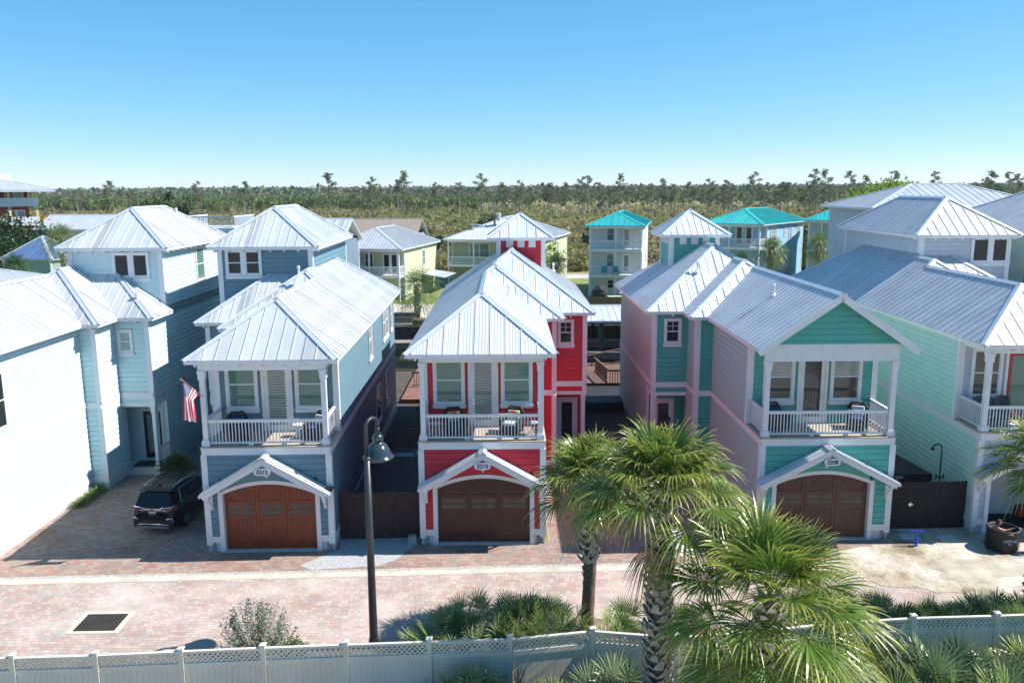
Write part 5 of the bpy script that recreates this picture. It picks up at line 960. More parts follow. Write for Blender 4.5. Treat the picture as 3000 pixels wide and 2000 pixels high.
for x_, y_ in ((-.105, -.05), (.115, -.01)): b = MB(); b.hexa([(x_-.045, y_-.14, 0), (x_+.045, y_-.14, 0), (x_+.04, y_+.12, 0), (x_-.04, y_+.12, 0)], [(x_-.035, y_-.12, .05), (x_+.035, y_-.12, .05), (x_+.035, y_+.11, .10), (x_-.035, y_+.11, .10)]); o = b.build('shoe', mat('shoe_grey', (.08, .08, .09), .6), M2); bv = o.modifiers.new('b', 'BEVEL'); bv.width = .015; bv.segments = 2
head(M2, (0, -.03, 1.53), 0, 1.0, mat('brown_hair', (.12, .05, .025), .6))
b = MB(); b.bar((-.30, 0, .62), (.30, .04, .60), .05, .05); b.tube([(0, 0, .62), (.0, .02, .0)], .03, 8)
for k in range(14): a = k*.9; b.bar((0, 0, .03+k*.02), (.10*math.cos(a), .10*math.sin(a), .03+k*.02), .06, .012)
o = b.build('sand_anchor', mat('blue_tool', (.01, .05, .45), .4, var=.1)); o.location = (15.55, 30.35, .02); tag(o, 'blue T-handled auger tool standing upright in the sand', 'tool')
b = MB(); b.box(21.2, 21.8, 33.2, 33.7, .035, .40); b.box(21.25, 21.75, 33.25, 33.65, .40, .45); tag(b.build('storage_bin', mat('red_bin', (.45, .02, .02), .5)), 'red plastic bin inside the dark open garage', 'bin')
b = MB(); b.box(HL.location.x*0-18.75, -17.5, 39.5, 40.3, .30, .325); tag(b.build('door_mat', BLK), 'dark mat on the step before the black door of the aqua house', 'mat')
b = MB(); b.tube([(8.16, 42.22, 2.0), (8.16, 42.22, 2.001)], .01, 3); b.v = []; b.f = []; b.uv = []
for k in range(16): a0_ = 2*math.pi*k/16; a1_ = 2*math.pi*(k+1)/16; b.tube([(7.96+.24*math.cos(a0_), 42.14, 1.75+.24*math.sin(a0_)), (7.96+.24*math.cos(a1_), 42.14, 1.75+.24*math.sin(a1_))], .06, 6)
tag(b.build('door_wreath', mat('wreath_twigs', (.05, .03, .025), .9, var=.5, scale=20)), 'dark round wreath hanging on the side door of the teal house', 'wreath')

# ---------------- palms ----------------
PALM = leafmat('palm_leaf', (.075, .145, .022), (.155, .235, .04), tip=(.42, .39, .09), trans=.35, tipstart=.5, rough=.35)
PALM_D = leafmat('palm_leaf_dark', (.035, .085, .022), (.07, .14, .035), tip=(.16, .19, .06), trans=.3, tipstart=.6, rough=.4)  # darker green leaf for some of the palms
SAW2 = leafmat('saw_palmetto_light_leaf', (.11, .19, .05), (.22, .30, .08), tip=(.38, .40, .14), trans=.3, tipstart=.6, rough=.35)
SAW = leafmat('saw_palmetto_leaf', (.10, .16, .085), (.19, .26, .13), tip=(.34, .38, .22), trans=.25, tipstart=.6, rough=.35)
BOOT = mat('palm_boot', (.38, .35, .315), .9, var=.5, scale=9, bump=.5); TRUNK = mat('palm_trunk', (.13, .095, .07), .95, var=.4, scale=8, bump=.8, bscale=18)
DEADF = leafmat('dead_palm_leaf', (.20, .13, .06), (.30, .21, .11), trans=.2, rough=.8)
FIBRE = mat('palm_fibre', (.26, .12, .05), .95, var=.4, scale=10)
def fan(mb, base, d, up, plen, R_, n, droop, rng, spread=2.1, width=.045, costa=.25, segs=5, bend=0):
    """one fan leaf: petiole then n folded leaflets"""
    d = Vector(d).normalized(); s_ = d.cross(Vector(up)).normalized(); u_ = s_.cross(d).normalized(); base = Vector(base)
    pts = []
    for k in range(4): t = k/3; pts.append(base + d*plen*t + Vector((0,0,-1))*bend*plen*t*t*.35)
    for k in range(3):
        a, b = pts[k], pts[k+1]; w_ = .018; i = len(mb.v); mb.v += [tuple(a-s_*w_), tuple(a+s_*w_), tuple(b+s_*w_), tuple(b-s_*w_)]; mb.f.append([i, i+1, i+2, i+3]); mb.uv += [(.9, .3)]*4
    h = pts[-1]; dd = (pts[3]-pts[2]).normalized(); s_ = dd.cross(Vector(up)).normalized(); u_ = s_.cross(dd).normalized()
    for k in range(n):
        th = (k/(n-1)-.5)*2*spread; f = math.cos(th*.5); ln = R_*(.55+.45*f)*rng.uniform(.88, 1.08); hue = rng.random()
        o = h + dd*costa*R_*max(0, math.cos(th))*.6; ld = (dd*math.cos(th) + s_*math.sin(th) + u_*(.18*abs(math.sin(th))+rng.uniform(-.06, .06))).normalized()
        side = (u_.cross(ld)).normalized(); fold = .35 if k % 2 else -.35; side = (side + u_*fold).normalized()
        prev = None; dr = droop*rng.uniform(.6, 1.5); dt = 2*spread/(n-1)
        for j in range(segs+1):
            t = j/segs; p = o + ld*ln*t + Vector((0,0,-1))*dr*ln*max(0, t-.35)**2*1.9; w_ = min(max(.006, ln*t*dt*1.05), width)*(1 if t < .55 else max(.06, 1-(t-.55)*2.1))
            q = (p-side*w_*.5, p+side*w_*.5)
            if prev:
                i = len(mb.v); mb.v += [tuple(prev[0]), tuple(prev[1]), tuple(q[1]), tuple(q[0])]; mb.f.append([i, i+1, i+2, i+3]); t0 = (j-1)/segs; mb.uv += [(hue, t0), (hue, t0), (hue, t), (hue, t)]
            prev = q
def palm(name, label, base, top, R_, nf, seed, leaf=None, petiole=.8, boots=(.45, 1), tr=.15, droop=.9, leaflets=44, group=None, lo=-.75, thick=1.5, segs=5, cat='palm', bend=.5, dead=0):
    rng = random.Random(seed); base = Vector(base); top = Vector(top); T = thing(name, label, cat, tuple(base), 0, group); leaf = leaf or PALM
    b = MB(); pts = []; rad = []; H_ = (top-base).length
    for k in range(11):
        t = k/10; p = base.lerp(top, t); p += Vector((math.sin(t*3)*.06, math.cos(t*2.5)*.05, 0)); pts.append(p); rad.append(tr*(1.15 if k == 0 else 1)*(1+.04*rng.uniform(-1, 1)))
    b.tube(pts, rad, 12); b.build('trunk', TRUNK, T, smooth=True)
    bt = MB(); z = boots[0]*H_; ph = 0; row = 0
    while z < boots[1]*H_:
        t = z/H_; c = base.lerp(top, t); nb = 6
        for k in range(nb):
            a = 2*math.pi*(k+.5*(row % 2))/nb + rng.uniform(-.12, .12); o = Vector((math.cos(a), math.sin(a), 0)); s_ = Vector((-o.y, o.x, 0)); L_ = .17*thick*rng.uniform(.75, 1.25); wd = .085*thick
            p0 = c+o*tr*.85; p1 = c+o*(tr+.085*thick)+Vector((0, 0, L_)); lean = s_*rng.choice((-1, 1))*rng.uniform(.04, .12)
            bt.hexa([p0-s_*wd, p0+s_*wd, p0+s_*wd*.9+o*.035, p0-s_*wd*.9+o*.035], [p1-s_*wd*.45+lean, p1+s_*wd*.45+lean, p1+s_*wd*.4+o*.03+lean, p1-s_*wd*.4+o*.03+lean])
        z += .135*thick; row += 1
    if bt.f: bt.build('trunk_boots', BOOT, T)
    c = MB(); fans = MB(); hd = top
    for i in range(nf):
        t = i/nf; el = 1.35 - (1.35-lo)*t**1.02 + rng.uniform(-.12, .12); az = i*2.39996 + rng.uniform(-.25, .25)
        d = Vector((math.cos(az)*math.cos(el), math.sin(az)*math.cos(el), math.sin(el)))
        fan(fans, hd+Vector((0, 0, -.25*t)), d, (0, 0, 1) if abs(el) < 1.2 else (math.cos(az+1.57), math.sin(az+1.57), .3), petiole*R_*rng.uniform(.8, 1.1)*(.6+.5*t), R_*rng.uniform(.85, 1.1)*.78, leaflets, droop*(.55+.7*t), rng, segs=segs, width=.050, bend=bend)
    fans.build('crown', leaf, T)
    if dead:
        df = MB()
        for i in range(dead): az = rng.uniform(0, 6.28); fan(df, hd+Vector((0, 0, -.45)), (math.cos(az)*.5, math.sin(az)*.5, -.7), (math.cos(az), math.sin(az), .5), R_*.6, R_*.55, 22, 1.2, rng, spread=1.1, width=.05, bend=.4)
        df.build('dead_fronds', DEADF, T)
    return T
palm('cabbage_palm', 'slimmer palm behind the white fence, its rough trunk patched with orange fibre', (2.3, 24.3, 0), (2.38, 24.3, 5.05), 1.30, 38, 1, boots=(.46, .97), tr=.20, thick=1.7, droop=.4, lo=-.12, leaf=PALM, petiole=.85, leaflets=40, dead=2)
palm('cabbage_palm', 'tall palm with a thick boot-covered trunk, middle one of the foreground three', (3.62, 19.3, 0), (3.62, 19.3, 6.55), 1.50, 40, 2, boots=(.05, .98), tr=.24, thick=1.6, droop=.55, lo=-.10, petiole=.9, leaflets=42, dead=2)
palm('cabbage_palm', 'nearest palm with the largest fronds, low in the foreground right of centre', (5.62, 17.0, 0), (5.62, 17.0, 4.85), 1.72, 44, 3, boots=(.1, .98), tr=.24, thick=1.6, droop=.35, lo=-.95, petiole=1.0, leaflets=46, dead=3)
palm('cabbage_palm', 'palm cut off by the right edge, in front of the open garage', (16.2, 24.2, 0), (16.2, 24.2, 5.7), 1.25, 36, 4, boots=(.1, 1), tr=.18, thick=1.3, lo=-.35, droop=.35, petiole=.9, leaflets=32)
b = MB(); rng = random.Random(8)
for k in range(40): a = rng.uniform(0, 6.28); z = rng.uniform(1.3, 2.35); b.hexa([(2.33+.17*math.cos(a), 24.3+.17*math.sin(a), z), (2.33+.17*math.cos(a+.25), 24.3+.17*math.sin(a+.25), z), (2.33+.15*math.cos(a+.25), 24.3+.15*math.sin(a+.25), z), (2.33+.15*math.cos(a), 24.3+.15*math.sin(a), z)], [(2.33+.21*math.cos(a), 24.3+.21*math.sin(a), z+.14), (2.33+.20*math.cos(a+.1), 24.3+.20*math.sin(a+.1), z+.15), (2.33+.16*math.cos(a+.2), 24.3+.16*math.sin(a+.2), z+.1), (2.33+.16*math.cos(a), 24.3+.16*math.sin(a), z+.1)])
for o in bpy.data.objects:
    if o.get('label', '').startswith('slimmer palm'): P1 = o
b.build('trunk_fibre', FIBRE, P1)
# saw palmettos
def palmetto_proto(seed, R_=.50, n=12, leaf=None):
    rng = random.Random(seed); b = MB()
    for i in range(n):
        az = i*2.4+rng.uniform(-.4, .4); el = rng.uniform(.25, 1.4); d = Vector((math.cos(az)*math.cos(el), math.sin(az)*math.cos(el), math.sin(el)))
        fan(b, (rng.uniform(-.15, .15), rng.uniform(-.15, .15), .05), d, (0, 0, 1) if el < 1.2 else (.3, .3, .8), rng.uniform(.55, 1.05), R_*rng.uniform(.85, 1.2), 19, .06, rng, spread=1.45, width=.050, costa=.05, segs=3, bend=.1)
    return b
SP = []
for k in range(5):
    b = palmetto_proto(100+k, R_=(.62, .56, .68, .62, .54)[k]); o = b.build('saw_palmetto', SAW if k % 2 == 0 else SAW2); SP.append(o); o.location = (0, -400, -50)
rng = random.Random(21); used = set()
def put_palmetto(x, y, s_, label, group='saw palmettos along the white fence'):
    k = rng.randrange(5); src = SP[k]; o = src if k not in used else src.copy()
    if k in used: COL.objects.link(o)
    used.add(k); o.location = (x, y, 0); o.rotation_euler = (0, 0, rng.uniform(0, 6.28)); o.scale = (s_, s_, s_*rng.uniform(.9, 1.15)); tag(o, label, 'shrub', group)
ORD = 'first second third fourth fifth sixth seventh eighth ninth tenth eleventh twelfth thirteenth fourteenth fifteenth sixteenth seventeenth eighteenth nineteenth'.split()
TENS = {20: 'twenty', 30: 'thirty', 40: 'forty', 50: 'fifty'}
def nth(i):
    i += 1
    if i < 20: return ORD[i-1]
    t, r_ = i//10*10, i % 10
    return TENS[t][:-1]+'ieth' if r_ == 0 else TENS[t]+'-'+ORD[r_-1]
def zone(n, x0, x1, y0, y1, s0, s1, label, mind=.45):
    pts = []
    for _ in range(4000):
        if len(pts) >= n: break
        p = (rng.uniform(x0, x1), rng.uniform(y0, y1))
        if all((p[0]-q[0])**2+(p[1]-q[1])**2 > mind**2 for q in pts): pts.append(p)
    for i, p in enumerate(sorted(pts, key=lambda p: p[0]/p[1])): put_palmetto(p[0], p[1], rng.uniform(s0, s1), label+', '+nth(i)+' from left')
zone(15, -2.0, 1.35, 21.7, 24.4, .85, 1.15, 'saw palmetto behind the fence between lamp post and slim palm')
zone(6, 2.95, 5.0, 22.2, 24.0, .75, 1.0, 'saw palmetto behind the fence between slim palm and tall palm')
zone(16, 8.2, 12.3, 22.4, 24.6, .75, 1.0, 'saw palmetto behind the fence in the left half below the sand')
zone(18, 12.6, 17.2, 22.9, 24.6, .75, 1.0, 'saw palmetto behind the fence in the right half below the sand')
zone(20, -1.8, 3.3, 17.8, 20.0, .8, 1.2, 'saw palmetto before the fence left of the thick palm trunk')
zone(40, 7.2, 15.4, 17.2, 20.9, .9, 1.3, 'saw palmetto before the fence at the bottom right', .55)
zone(6, 4.4, 7.4, 18.2, 20.2, .7, .95, 'saw palmetto before the fence behind the nearest palm')
for k in range(5):
    if k not in used: bpy.data.objects.remove(SP[k])
# silvery twiggy bush and small clipped shrub
TW = mat('pale_twigs', (.22, .17, .13), .9, var=.3); SILV = leafmat('silver_leaf', (.13, .17, .11), (.24, .28, .20), trans=.2, rough=.7)
def twig_bush(name, label, x, y, H_, Wd, n, leafm, seed, ls=.05, cat='bush', perleaf=34):
    rng = random.Random(seed); T = thing(name, label, cat, (x, y, 0)); st = MB(); lv = MB()
    for i in range(n):
        a = rng.uniform(0, 6.28); r_ = math.sqrt(rng.random())*Wd; tipz = H_*(1-.55*(r_/Wd)**2)*rng.uniform(.72, 1.05); p0 = Vector((x+rng.uniform(-.1, .1), y+rng.uniform(-.1, .1), 0)); p2 = Vector((x+r_*math.cos(a), y+r_*math.sin(a), tipz)); p1 = p0.lerp(p2, .5)+Vector((r_*.35*math.cos(a), r_*.35*math.sin(a), -.05))
        pts = [p0*(1-t)**2+p1*2*t*(1-t)+p2*t*t for t in (0, .25, .5, .75, 1)]; st.tube(pts, [.012, .010, .007, .005, .003], 4, cap=False)
        for k in range(perleaf):
            t = rng.uniform(.3, 1.02); c = p0*(1-t)**2+p1*2*t*(1-t)+p2*t*t + Vector((rng.gauss(0, .045), rng.gauss(0, .045), rng.gauss(0, .04))); d = Vector((rng.gauss(0, 1), rng.gauss(0, 1), rng.gauss(.6, 1))).normalized(); s_ = d.orthogonal().normalized(); L_ = ls*rng.uniform(.7, 1.4); h = rng.random()
            i_ = len(lv.v); lv.v += [tuple(c-s_*L_*.28), tuple(c+d*L_*.5-s_*0), tuple(c+s_*L_*.28), tuple(c-d*L_*.5)]; lv.f.append([i_, i_+1, i_+2, i_+3]); lv.uv += [(h, 0)]*4
    st.build('stems', TW, T); lv.build('leaves', leafm, T); return T
twig_bush('silver_bush', 'tall loose silvery green bush behind the white fence left of the lamp post', -7.65, 22.9, 1.85, 1.15, 95, SILV, 5, ls=.065, perleaf=42)
GRL = leafmat('green_leaf', (.05, .10, .02), (.12, .18, .04), trans=.2)
twig_bush('small_shrub', 'small rounded bright green shrub at the right foot of the silvery bush', -6.45, 22.55, .85, .42, 70, GRL, 6, ls=.055, perleaf=46)
# grasses and the palm by the left house
GR = leafmat('liriope_leaf', (.09, .15, .03), (.20, .26, .07), tip=(.34, .33, .12), trans=.25)
def grass_tuft(x, y, H_, n, seed, m, label, name='grass_tuft', group=None, cat='plant', spread=1.0):
    rng = random.Random(seed); b = MB()
    for i in range(n):
        a = rng.uniform(0, 6.28); el = rng.uniform(.35, 1.4); L_ = H_*rng.uniform(.7, 1.3); h = rng.random(); d = Vector((math.cos(a)*math.cos(el)*spread, math.sin(a)*math.cos(el)*spread, math.sin(el))); s_ = d.cross(Vector((0, 0, 1))).normalized(); o = Vector((rng.gauss(0, .07), rng.gauss(0, .07), 0)); prev = None
        for j in range(5):
            t = j/4; p = o+d*L_*t-Vector((0, 0, 1))*L_*.55*t*t; w_ = .014*(1-t*.9)
            if prev: i_ = len(b.v); b.v += [tuple(prev[0]), tuple(prev[1]), tuple(p+s_*w_), tuple(p-s_*w_)]; b.f.append([i_, i_+1, i_+2, i_+3]); b.uv += [(h, (j-1)/4), (h, (j-1)/4), (h, t), (h, t)]
            prev = (p-s_*w_, p+s_*w_)
    o = b.build(name, m); o.location = (x, y, .05); return tag(o, label, cat, group)
sheet('planting_strip', [(-19.45, 34.7), (-18.9, 34.9), (-18.75, 37.0), (-18.85, 37.15), (-19.5, 37.0)], .02, mat('straw_mulch', (.26, .17, .09), .95, var=.4, scale=8, bump=.8, bscale=14))
for i in range(7): grass_tuft(-19.2+.12*(i % 2), 34.95+i*.33, .62, 110, 40+i, GR, 'spiky grass clump in the straw strip by the aqua wall, '+nth(i)+' from the street', group='grass clumps by the aqua house')
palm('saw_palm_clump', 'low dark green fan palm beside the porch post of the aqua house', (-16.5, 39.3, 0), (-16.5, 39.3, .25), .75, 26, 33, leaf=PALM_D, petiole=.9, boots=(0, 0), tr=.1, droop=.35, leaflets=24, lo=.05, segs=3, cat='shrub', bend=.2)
# palms among the far houses
for i, (x, y, zt, R_, lb) in enumerate([(-9.6, 84.5, 3.9, 3.2, 'full green palm on the far canal bank between slate blue and red houses'), (-53.5, 100, 8.3, 2.6, 'palm with a shaggy brown trunk against the pale house left of the aqua tower'), (-44.6, 75, 7.0, 2.0, 'bright green palm in front of the sage green house at far left'),
        (27.9, 90, 7.3, 1.9, 'palm with a dark round boot-covered trunk in front of the light blue house'), (24.0, 88, 5.9, 1.8, 'bushy palm left of the dark-trunked palm by the light blue house'), (36.6, 100, 7.0, 2.3, 'dense drooping palm to the right of the light blue house'),
        (5.6, 105, 4.6, 1.6, 'small yellowish palm just left of the white three-storey house'), (24.5, 118, 6.5, 1.6, 'palm with a brown dead skirt behind the teal cupola'), (-20.2, 150, 5.2, 2.0, 'lone palm in the scrub behind the shingle roof')]):
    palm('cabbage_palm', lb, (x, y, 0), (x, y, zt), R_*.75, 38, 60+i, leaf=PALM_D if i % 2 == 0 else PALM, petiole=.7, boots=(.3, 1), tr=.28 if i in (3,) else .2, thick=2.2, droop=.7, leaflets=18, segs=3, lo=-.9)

# ---------------- houses across the canal ----------------
def far_house(name, label, fx, fy, wd, dp, zs, ze, col, rm, cm, rz=0, porch=2.0, slope=.42, posts=None, ov=.5, axis='y', rails=(), dsiding=.22, front_items=(), side_items=(), left_items=(), group=None, porch_floors=(), trim=WHITE, back='hip', frontk='hip', spacing=.6):
    """fx, fy: front right corner; local x runs left from it"""
    T = thing(name, label, 'house', (fx, fy, 0), rz, group, world=False); sm = mat(name+str(round(fx))+'_siding', col, .6, var=.05)
    b = MB(); x0, x1 = -wd, 0
    for q, a0, a1, z0, z1 in ((W((x1, 0), (x1, dp)), porch if zs and porch else 0, dp, 0, ze+.15), (W((x0, dp), (x0, 0)), 0, dp-(porch or 0), 0, ze+.15), (W((x1, dp), (x0, dp)), 0, wd, 0, ze+.15), (W((x0, porch), (x1, porch)), 0, wd, 0, ze+.15)):
        siding(b, q, a0=a0, a1=a1, z0=z0, z1=z1, exp=dsiding*1.0, push=.02)
    b.box(x0+.01, x1-.01, porch+.01, dp-.01, 0, ze+.1); b.build('wall', sm, T)
    for xx, sx in ((x0, -1), (x1, 1)):
        for yy in (porch, dp): tb = MB(); a, c = sorted((xx-sx*.18, xx+sx*.05)); tb.box(a, c, yy-.05 if yy == porch else yy-.17, yy+.17 if yy == porch else yy+.05, 0, ze+.1); tb.build('corner_board', trim, T)
    for z in porch_floors: f = MB(); f.box(x0, x1, -.05, porch, z-.35, z); f.build('porch_floor', trim, T)
    if porch and posts:
        c = MB(); c.box(x0, x1, 0, .2, ze-.4, ze-.02); c.box(x0, x0+.2, .2, porch, ze-.4, ze-.02); c.box(x1-.2, x1, .2, porch, ze-.4, ze-.02); c.build('porch_beam', trim, T)
        for px in posts: f = MB(); f.box(-px-.1, -px+.1, .02, .22, posts_z0.get(name, 0), ze-.4); f.build('post', trim, T)
    for z in rails:
        pr = sorted(posts, reverse=True)
        for i in range(len(pr)-1): railing(T, (-pr[i]+.1, .12), (-pr[i+1]-.1, .12), z, gap=.17, bw=.05)
        railing(T, (-.1, .2), (-.1, porch), z, gap=.17, bw=.05)
    pw = W((x0, porch), (x1, porch)); sw = W((x1, 0), (x1, dp)); lw = W((x0, dp), (x0, 0))
    for wl_, items in ((pw, front_items), (sw, side_items), (lw, left_items)):
        for it in items:
            kd, a0, a1, z0, z1, pn = it[:6]
            if kd == 'w': window(T, wl_, a0, a1, z0, z1, pn, trim=.13, sill=False)
            elif kd == 'd': door(T, wl_, a0, a1, z0, z1, pn, slabm=it[6] if len(it) > 6 else None)
            elif kd == 's': window(T, wl_, a0, (a0+a1)/2, z0, z1, pn, trim=.13, single=True, sill=False); window(T, wl_, (a0+a1)/2, a1, z0, z1, pn, trim=.13, single=True, sill=False)
    if axis == 'y': pl, cp = hip(x0-ov, x1+ov, -ov*.6, dp+ov, ze, slope, frontk, back)
    else: pl, cp = hip(x0-ov, x1+ov, -ov*.6, dp+ov, ze, slope, frontk, back, axis='x')
    roof(T, pl, rm, cm, cp, spacing=spacing, thick=.08, capw=.22, ribw=.06, ribh=.05)
    return T
posts_z0 = {}
D_TEAL = mat('teal_plastic', (.01, .22, .24), .5)
Ha = far_house('white_house', 'narrow white three-storey house with stacked balconies and a bright teal hipped roof', 16.1, 104.2, 6.5, 15.5, 1, 9.05, (.62, .61, .58), RT, CAPT, rz=R(-12), porch=1.8, posts=[.05+.05, 3.15, 6.4], rails=(2.95, 6.2), porch_floors=(2.9, 6.15), spacing=.75,
    front_items=[('w', 1.95, 3.1, 6.9, 8.9, G_TEAL), ('d', 4.0, 5.1, 6.2, 8.75, G_BLIND), ('w', 1.95, 3.1, 3.6, 5.6, G_TEAL), ('d', 4.0, 5.1, 2.95, 5.5, G_WHITE), ('w', 2.1, 3.1, .9, 2.2, G_DARK)], side_items=[('w', 7, 7.9, 6.8, 8.3, G_DARK), ('w', 10, 10.9, 3.5, 5.2, G_DARK)])
Hb = far_house('light_blue_house', 'light blue stucco house with a teal hipped roof, white balcony and palms in front', 31.1, 105.3, 7.6, 15.5, 1, 9.1, (.27, .48, .60), RT, CAPT, rz=R(-38), porch=2.4, posts=[.12, 4.1, 7.4], rails=(6.2,), porch_floors=(6.15,), spacing=.45,
    front_items=[('d', 3.3, 4.5, 6.2, 8.8, G_SLAT), ('d', 4.6, 5.8, 6.2, 8.8, G_SLAT)], side_items=[('w', 3.5, 5.6, 6.7, 8.6, G_BLIND), ('w', 8.2, 8.9, 7.2, 8.6, G_BLIND), ('w', 10.0, 11.1, 6.6, 8.6, G_BLIND), ('w', 13.2, 14.3, 6.8, 8.7, G_BLIND), ('w', 5.4, 6.5, 2.9, 5.0, G_BLIND), ('w', 9.5, 10.6, 3.0, 5.1, G_BLIND)])
Hd = far_house('pale_green_house', 'pale yellow-green house with a grey metal roof right of the slate blue tower', -13.7, 102, 9.2, 16.5, 1, 6.5, (.50, .54, .34), RF3, CAP, rz=R(-11), porch=2.0, posts=[.12, 3.9, 9.0], rails=(3.3,), porch_floors=(3.25,), spacing=.45, slope=.46,
    front_items=[('w', 4.0, 5.2, 3.9, 5.9, G_DARK), ('w', 2.6, 3.6, 3.9, 5.9, G_DARK), ('s', 6.4, 8.4, 3.3, 5.8, G_DARK)], side_items=[('w', 9.5, 10.8, 3.6, 5.8, G_TEAL)])
b = MB(); b.hexa([(0.05, 9, 2.5), (3.2, 9, 2.1), (3.2, 15, 2.1), (0.05, 15, 2.5)], [(0.05, 9, 2.57), (3.2, 9, 2.17), (3.2, 15, 2.17), (0.05, 15, 2.57)]); b.build('lean_to_roof', RF3, Hd)
He = far_house('olive_house', 'sage green house with a wide white metal roof and balcony behind the red house', 4.0, 115, 13.5, 20, 1, 6.7, (.44, .47, .30), RF2, CAP, rz=R(-14), porch=2.2, posts=[.12, 4.6, 9.6, 13.3], rails=(3.25,), porch_floors=(3.2,), spacing=.5, slope=.40,
    front_items=[('w', 2.6, 4.2, 3.9, 6.1, G_TEAL), ('w', 4.1, 5.7, 3.9, 6.1, G_TEAL), ('d', 6.6, 7.8, 3.3, 5.9, G_DARK)], side_items=[('w', 12, 13, 3.6, 5.8, G_WHITE)])
Hk = far_house('porch_house', 'pale house with a teal porch roof partly hidden behind the lavender tower', 46, 101, 10, 12, 1, 9.6, (.50, .54, .58), RT, CAPT, rz=R(-25), porch=2.4, posts=[.12, 4.0, 8.3, 9.8], rails=(6.0,), porch_floors=(5.95,), spacing=.45)
Hf = far_house('shingle_house', 'low house with a brown shingle gable roof beyond the pale green house', -15.9, 138, 13.2, 11, 0, 6.1, (.25, .28, .27), mat('brown_shingle', (.24, .20, .17), .95, var=.22, scale=3, bump=.3), mat('shingle_ridge', (.20, .16, .14), .9), rz=R(-3), porch=.01, slope=.45, axis='x', frontk='gable', back='gable', spacing=50)
Hg = far_house('grey_roof_house', 'long house with a ribbed grey metal gable roof left of the aqua tower', -63, 138, 15.5, 10, 0, 7.4, (.50, .50, .49), RF3, CAP, rz=R(-4), porch=.01, slope=.42, axis='x', frontk='gable', back='gable', spacing=.55, front_items=[('w', 3.0, 4.1, 4.7, 6.3, G_DARK), ('w', 8.5, 9.6, 4.7, 6.3, G_DARK), ('w', 9.8, 10.9, 4.7, 6.3, G_DARK)])
Hi = far_house('sage_house', 'small sage green building with a blue-grey hipped roof at the far left', -67.2, 122, 7.4, 8, 0, 3.9, (.22, .32, .28), RB, mat('grey_cap', (.4, .42, .45), .5), rz=R(-6), porch=.01, slope=.75, spacing=.5)
# house with a roof deck
Hj = far_house('roof_deck_house', 'white house with a railed roof deck standing between the aqua and slate blue towers', -27.6, 84, 5.0, 7, 1, 9.4, (.55, .56, .58), RF2, CAP, rz=R(-2), porch=2.0, posts=[.12, 2.6, 4.9], rails=(3.4, 6.4), porch_floors=(3.35, 6.35), slope=.02, spacing=2,
    front_items=[('w', .6, 2.2, 6.9, 8.9, G_DARK), ('w', 2.6, 4.4, 6.9, 8.9, G_DARK), ('w', .6, 2.2, 3.9, 5.7, G_DARK), ('w', 2.6, 4.4, 3.9, 5.7, G_DARK)])
b = MB(); b.box(-5.1, .1, -.15, 6, 9.55, 9.95); b.build('roof_deck', WHITE, Hj); railing(Hj, (-5, -.05), (0, -.05), 9.95, h=1.15, gap=.2, bw=.05); railing(Hj, (0, -.05), (0, 6), 9.95, h=1.15, gap=.2, bw=.05); railing(Hj, (-5, 6), (-5, -.05), 9.95, h=1.15, gap=.2, bw=.05)
Hj2 = far_house('blue_roof_house', 'house with a broad pale blue metal roof behind the railed roof deck', -18.5, 90, 9.5, 9, 0, 8.0, (.13, .19, .25), RF, CAP, rz=R(-3), porch=.01, slope=.5, axis='x', frontk='gable', back='gable', spacing=.5)
# red condominium at the far left
Hh = thing('red_condominium', 'red three-storey condominium with pale yellow posts and white balconies at the left edge', 'apartment building', (-82, 147, 0), R(38), world=False)
b = MB(); siding(b, W((-30, 2.2), (-1.2, 2.2)), z0=0, z1=14.2, exp=.4); siding(b, W((-1.2, 2.2), (-1.2, 22)), z0=0, z1=14.2, exp=.4); b.box(-29.9, -1.3, 2.3, 22, 0, 14.1); b.build('wall', mat('condo_red', (.33, .045, .05), .7, var=.05), Hh)
pl, cp = hip(-33, 2.6, -1.6, 25, 13.9, .24); roof(Hh, pl, RF3, CAP, cp, spacing=.9, thick=.25); b = MB(); b.box(-30, -2.6, 8, 16, 15.3, 16.6); b.build('roof_parapet', WHITE, Hh)
YEL = mat('pale_yellow', (.62, .50, .26), .6)
for z in (4.9, 8.15, 11.4):
    b = MB(); b.box(-30, 0, 0, 2.2, z-.35, z); b.build('balcony_floor', WHITE, Hh); b = MB(); b.box(-30, 0, -.02, .06, z, z+1.12)
    for k in range(60): b.box(-.3-k*.5, -.22-k*.5, -.06, -.021, z+.15, z+.95)
    b.box(-.06, .03, .06, 2.2, z, z+1.12); b.build('balcony_parapet', WHITE, Hh)
    for k in range(7):
        a = -4.6-k*4.2; window(Hh, W((-30, 2.2), (-1.2, 2.2)), 30+a-.1, 30+a+1.4, z+.1, z+2.3, G_DARK, single=True, sill=False, trim=.2); window(Hh, W((-30, 2.2), (-1.2, 2.2)), 30+a+1.4, 30+a+2.8, z+.1, z+2.3, G_BLIND, single=True, sill=False, trim=.2)
for k in range(8): b = MB(); x = -.25-k*4.1; b.box(x-.22, x+.22, .08, .5, 0, 13.9); b.build('post', YEL, Hh)
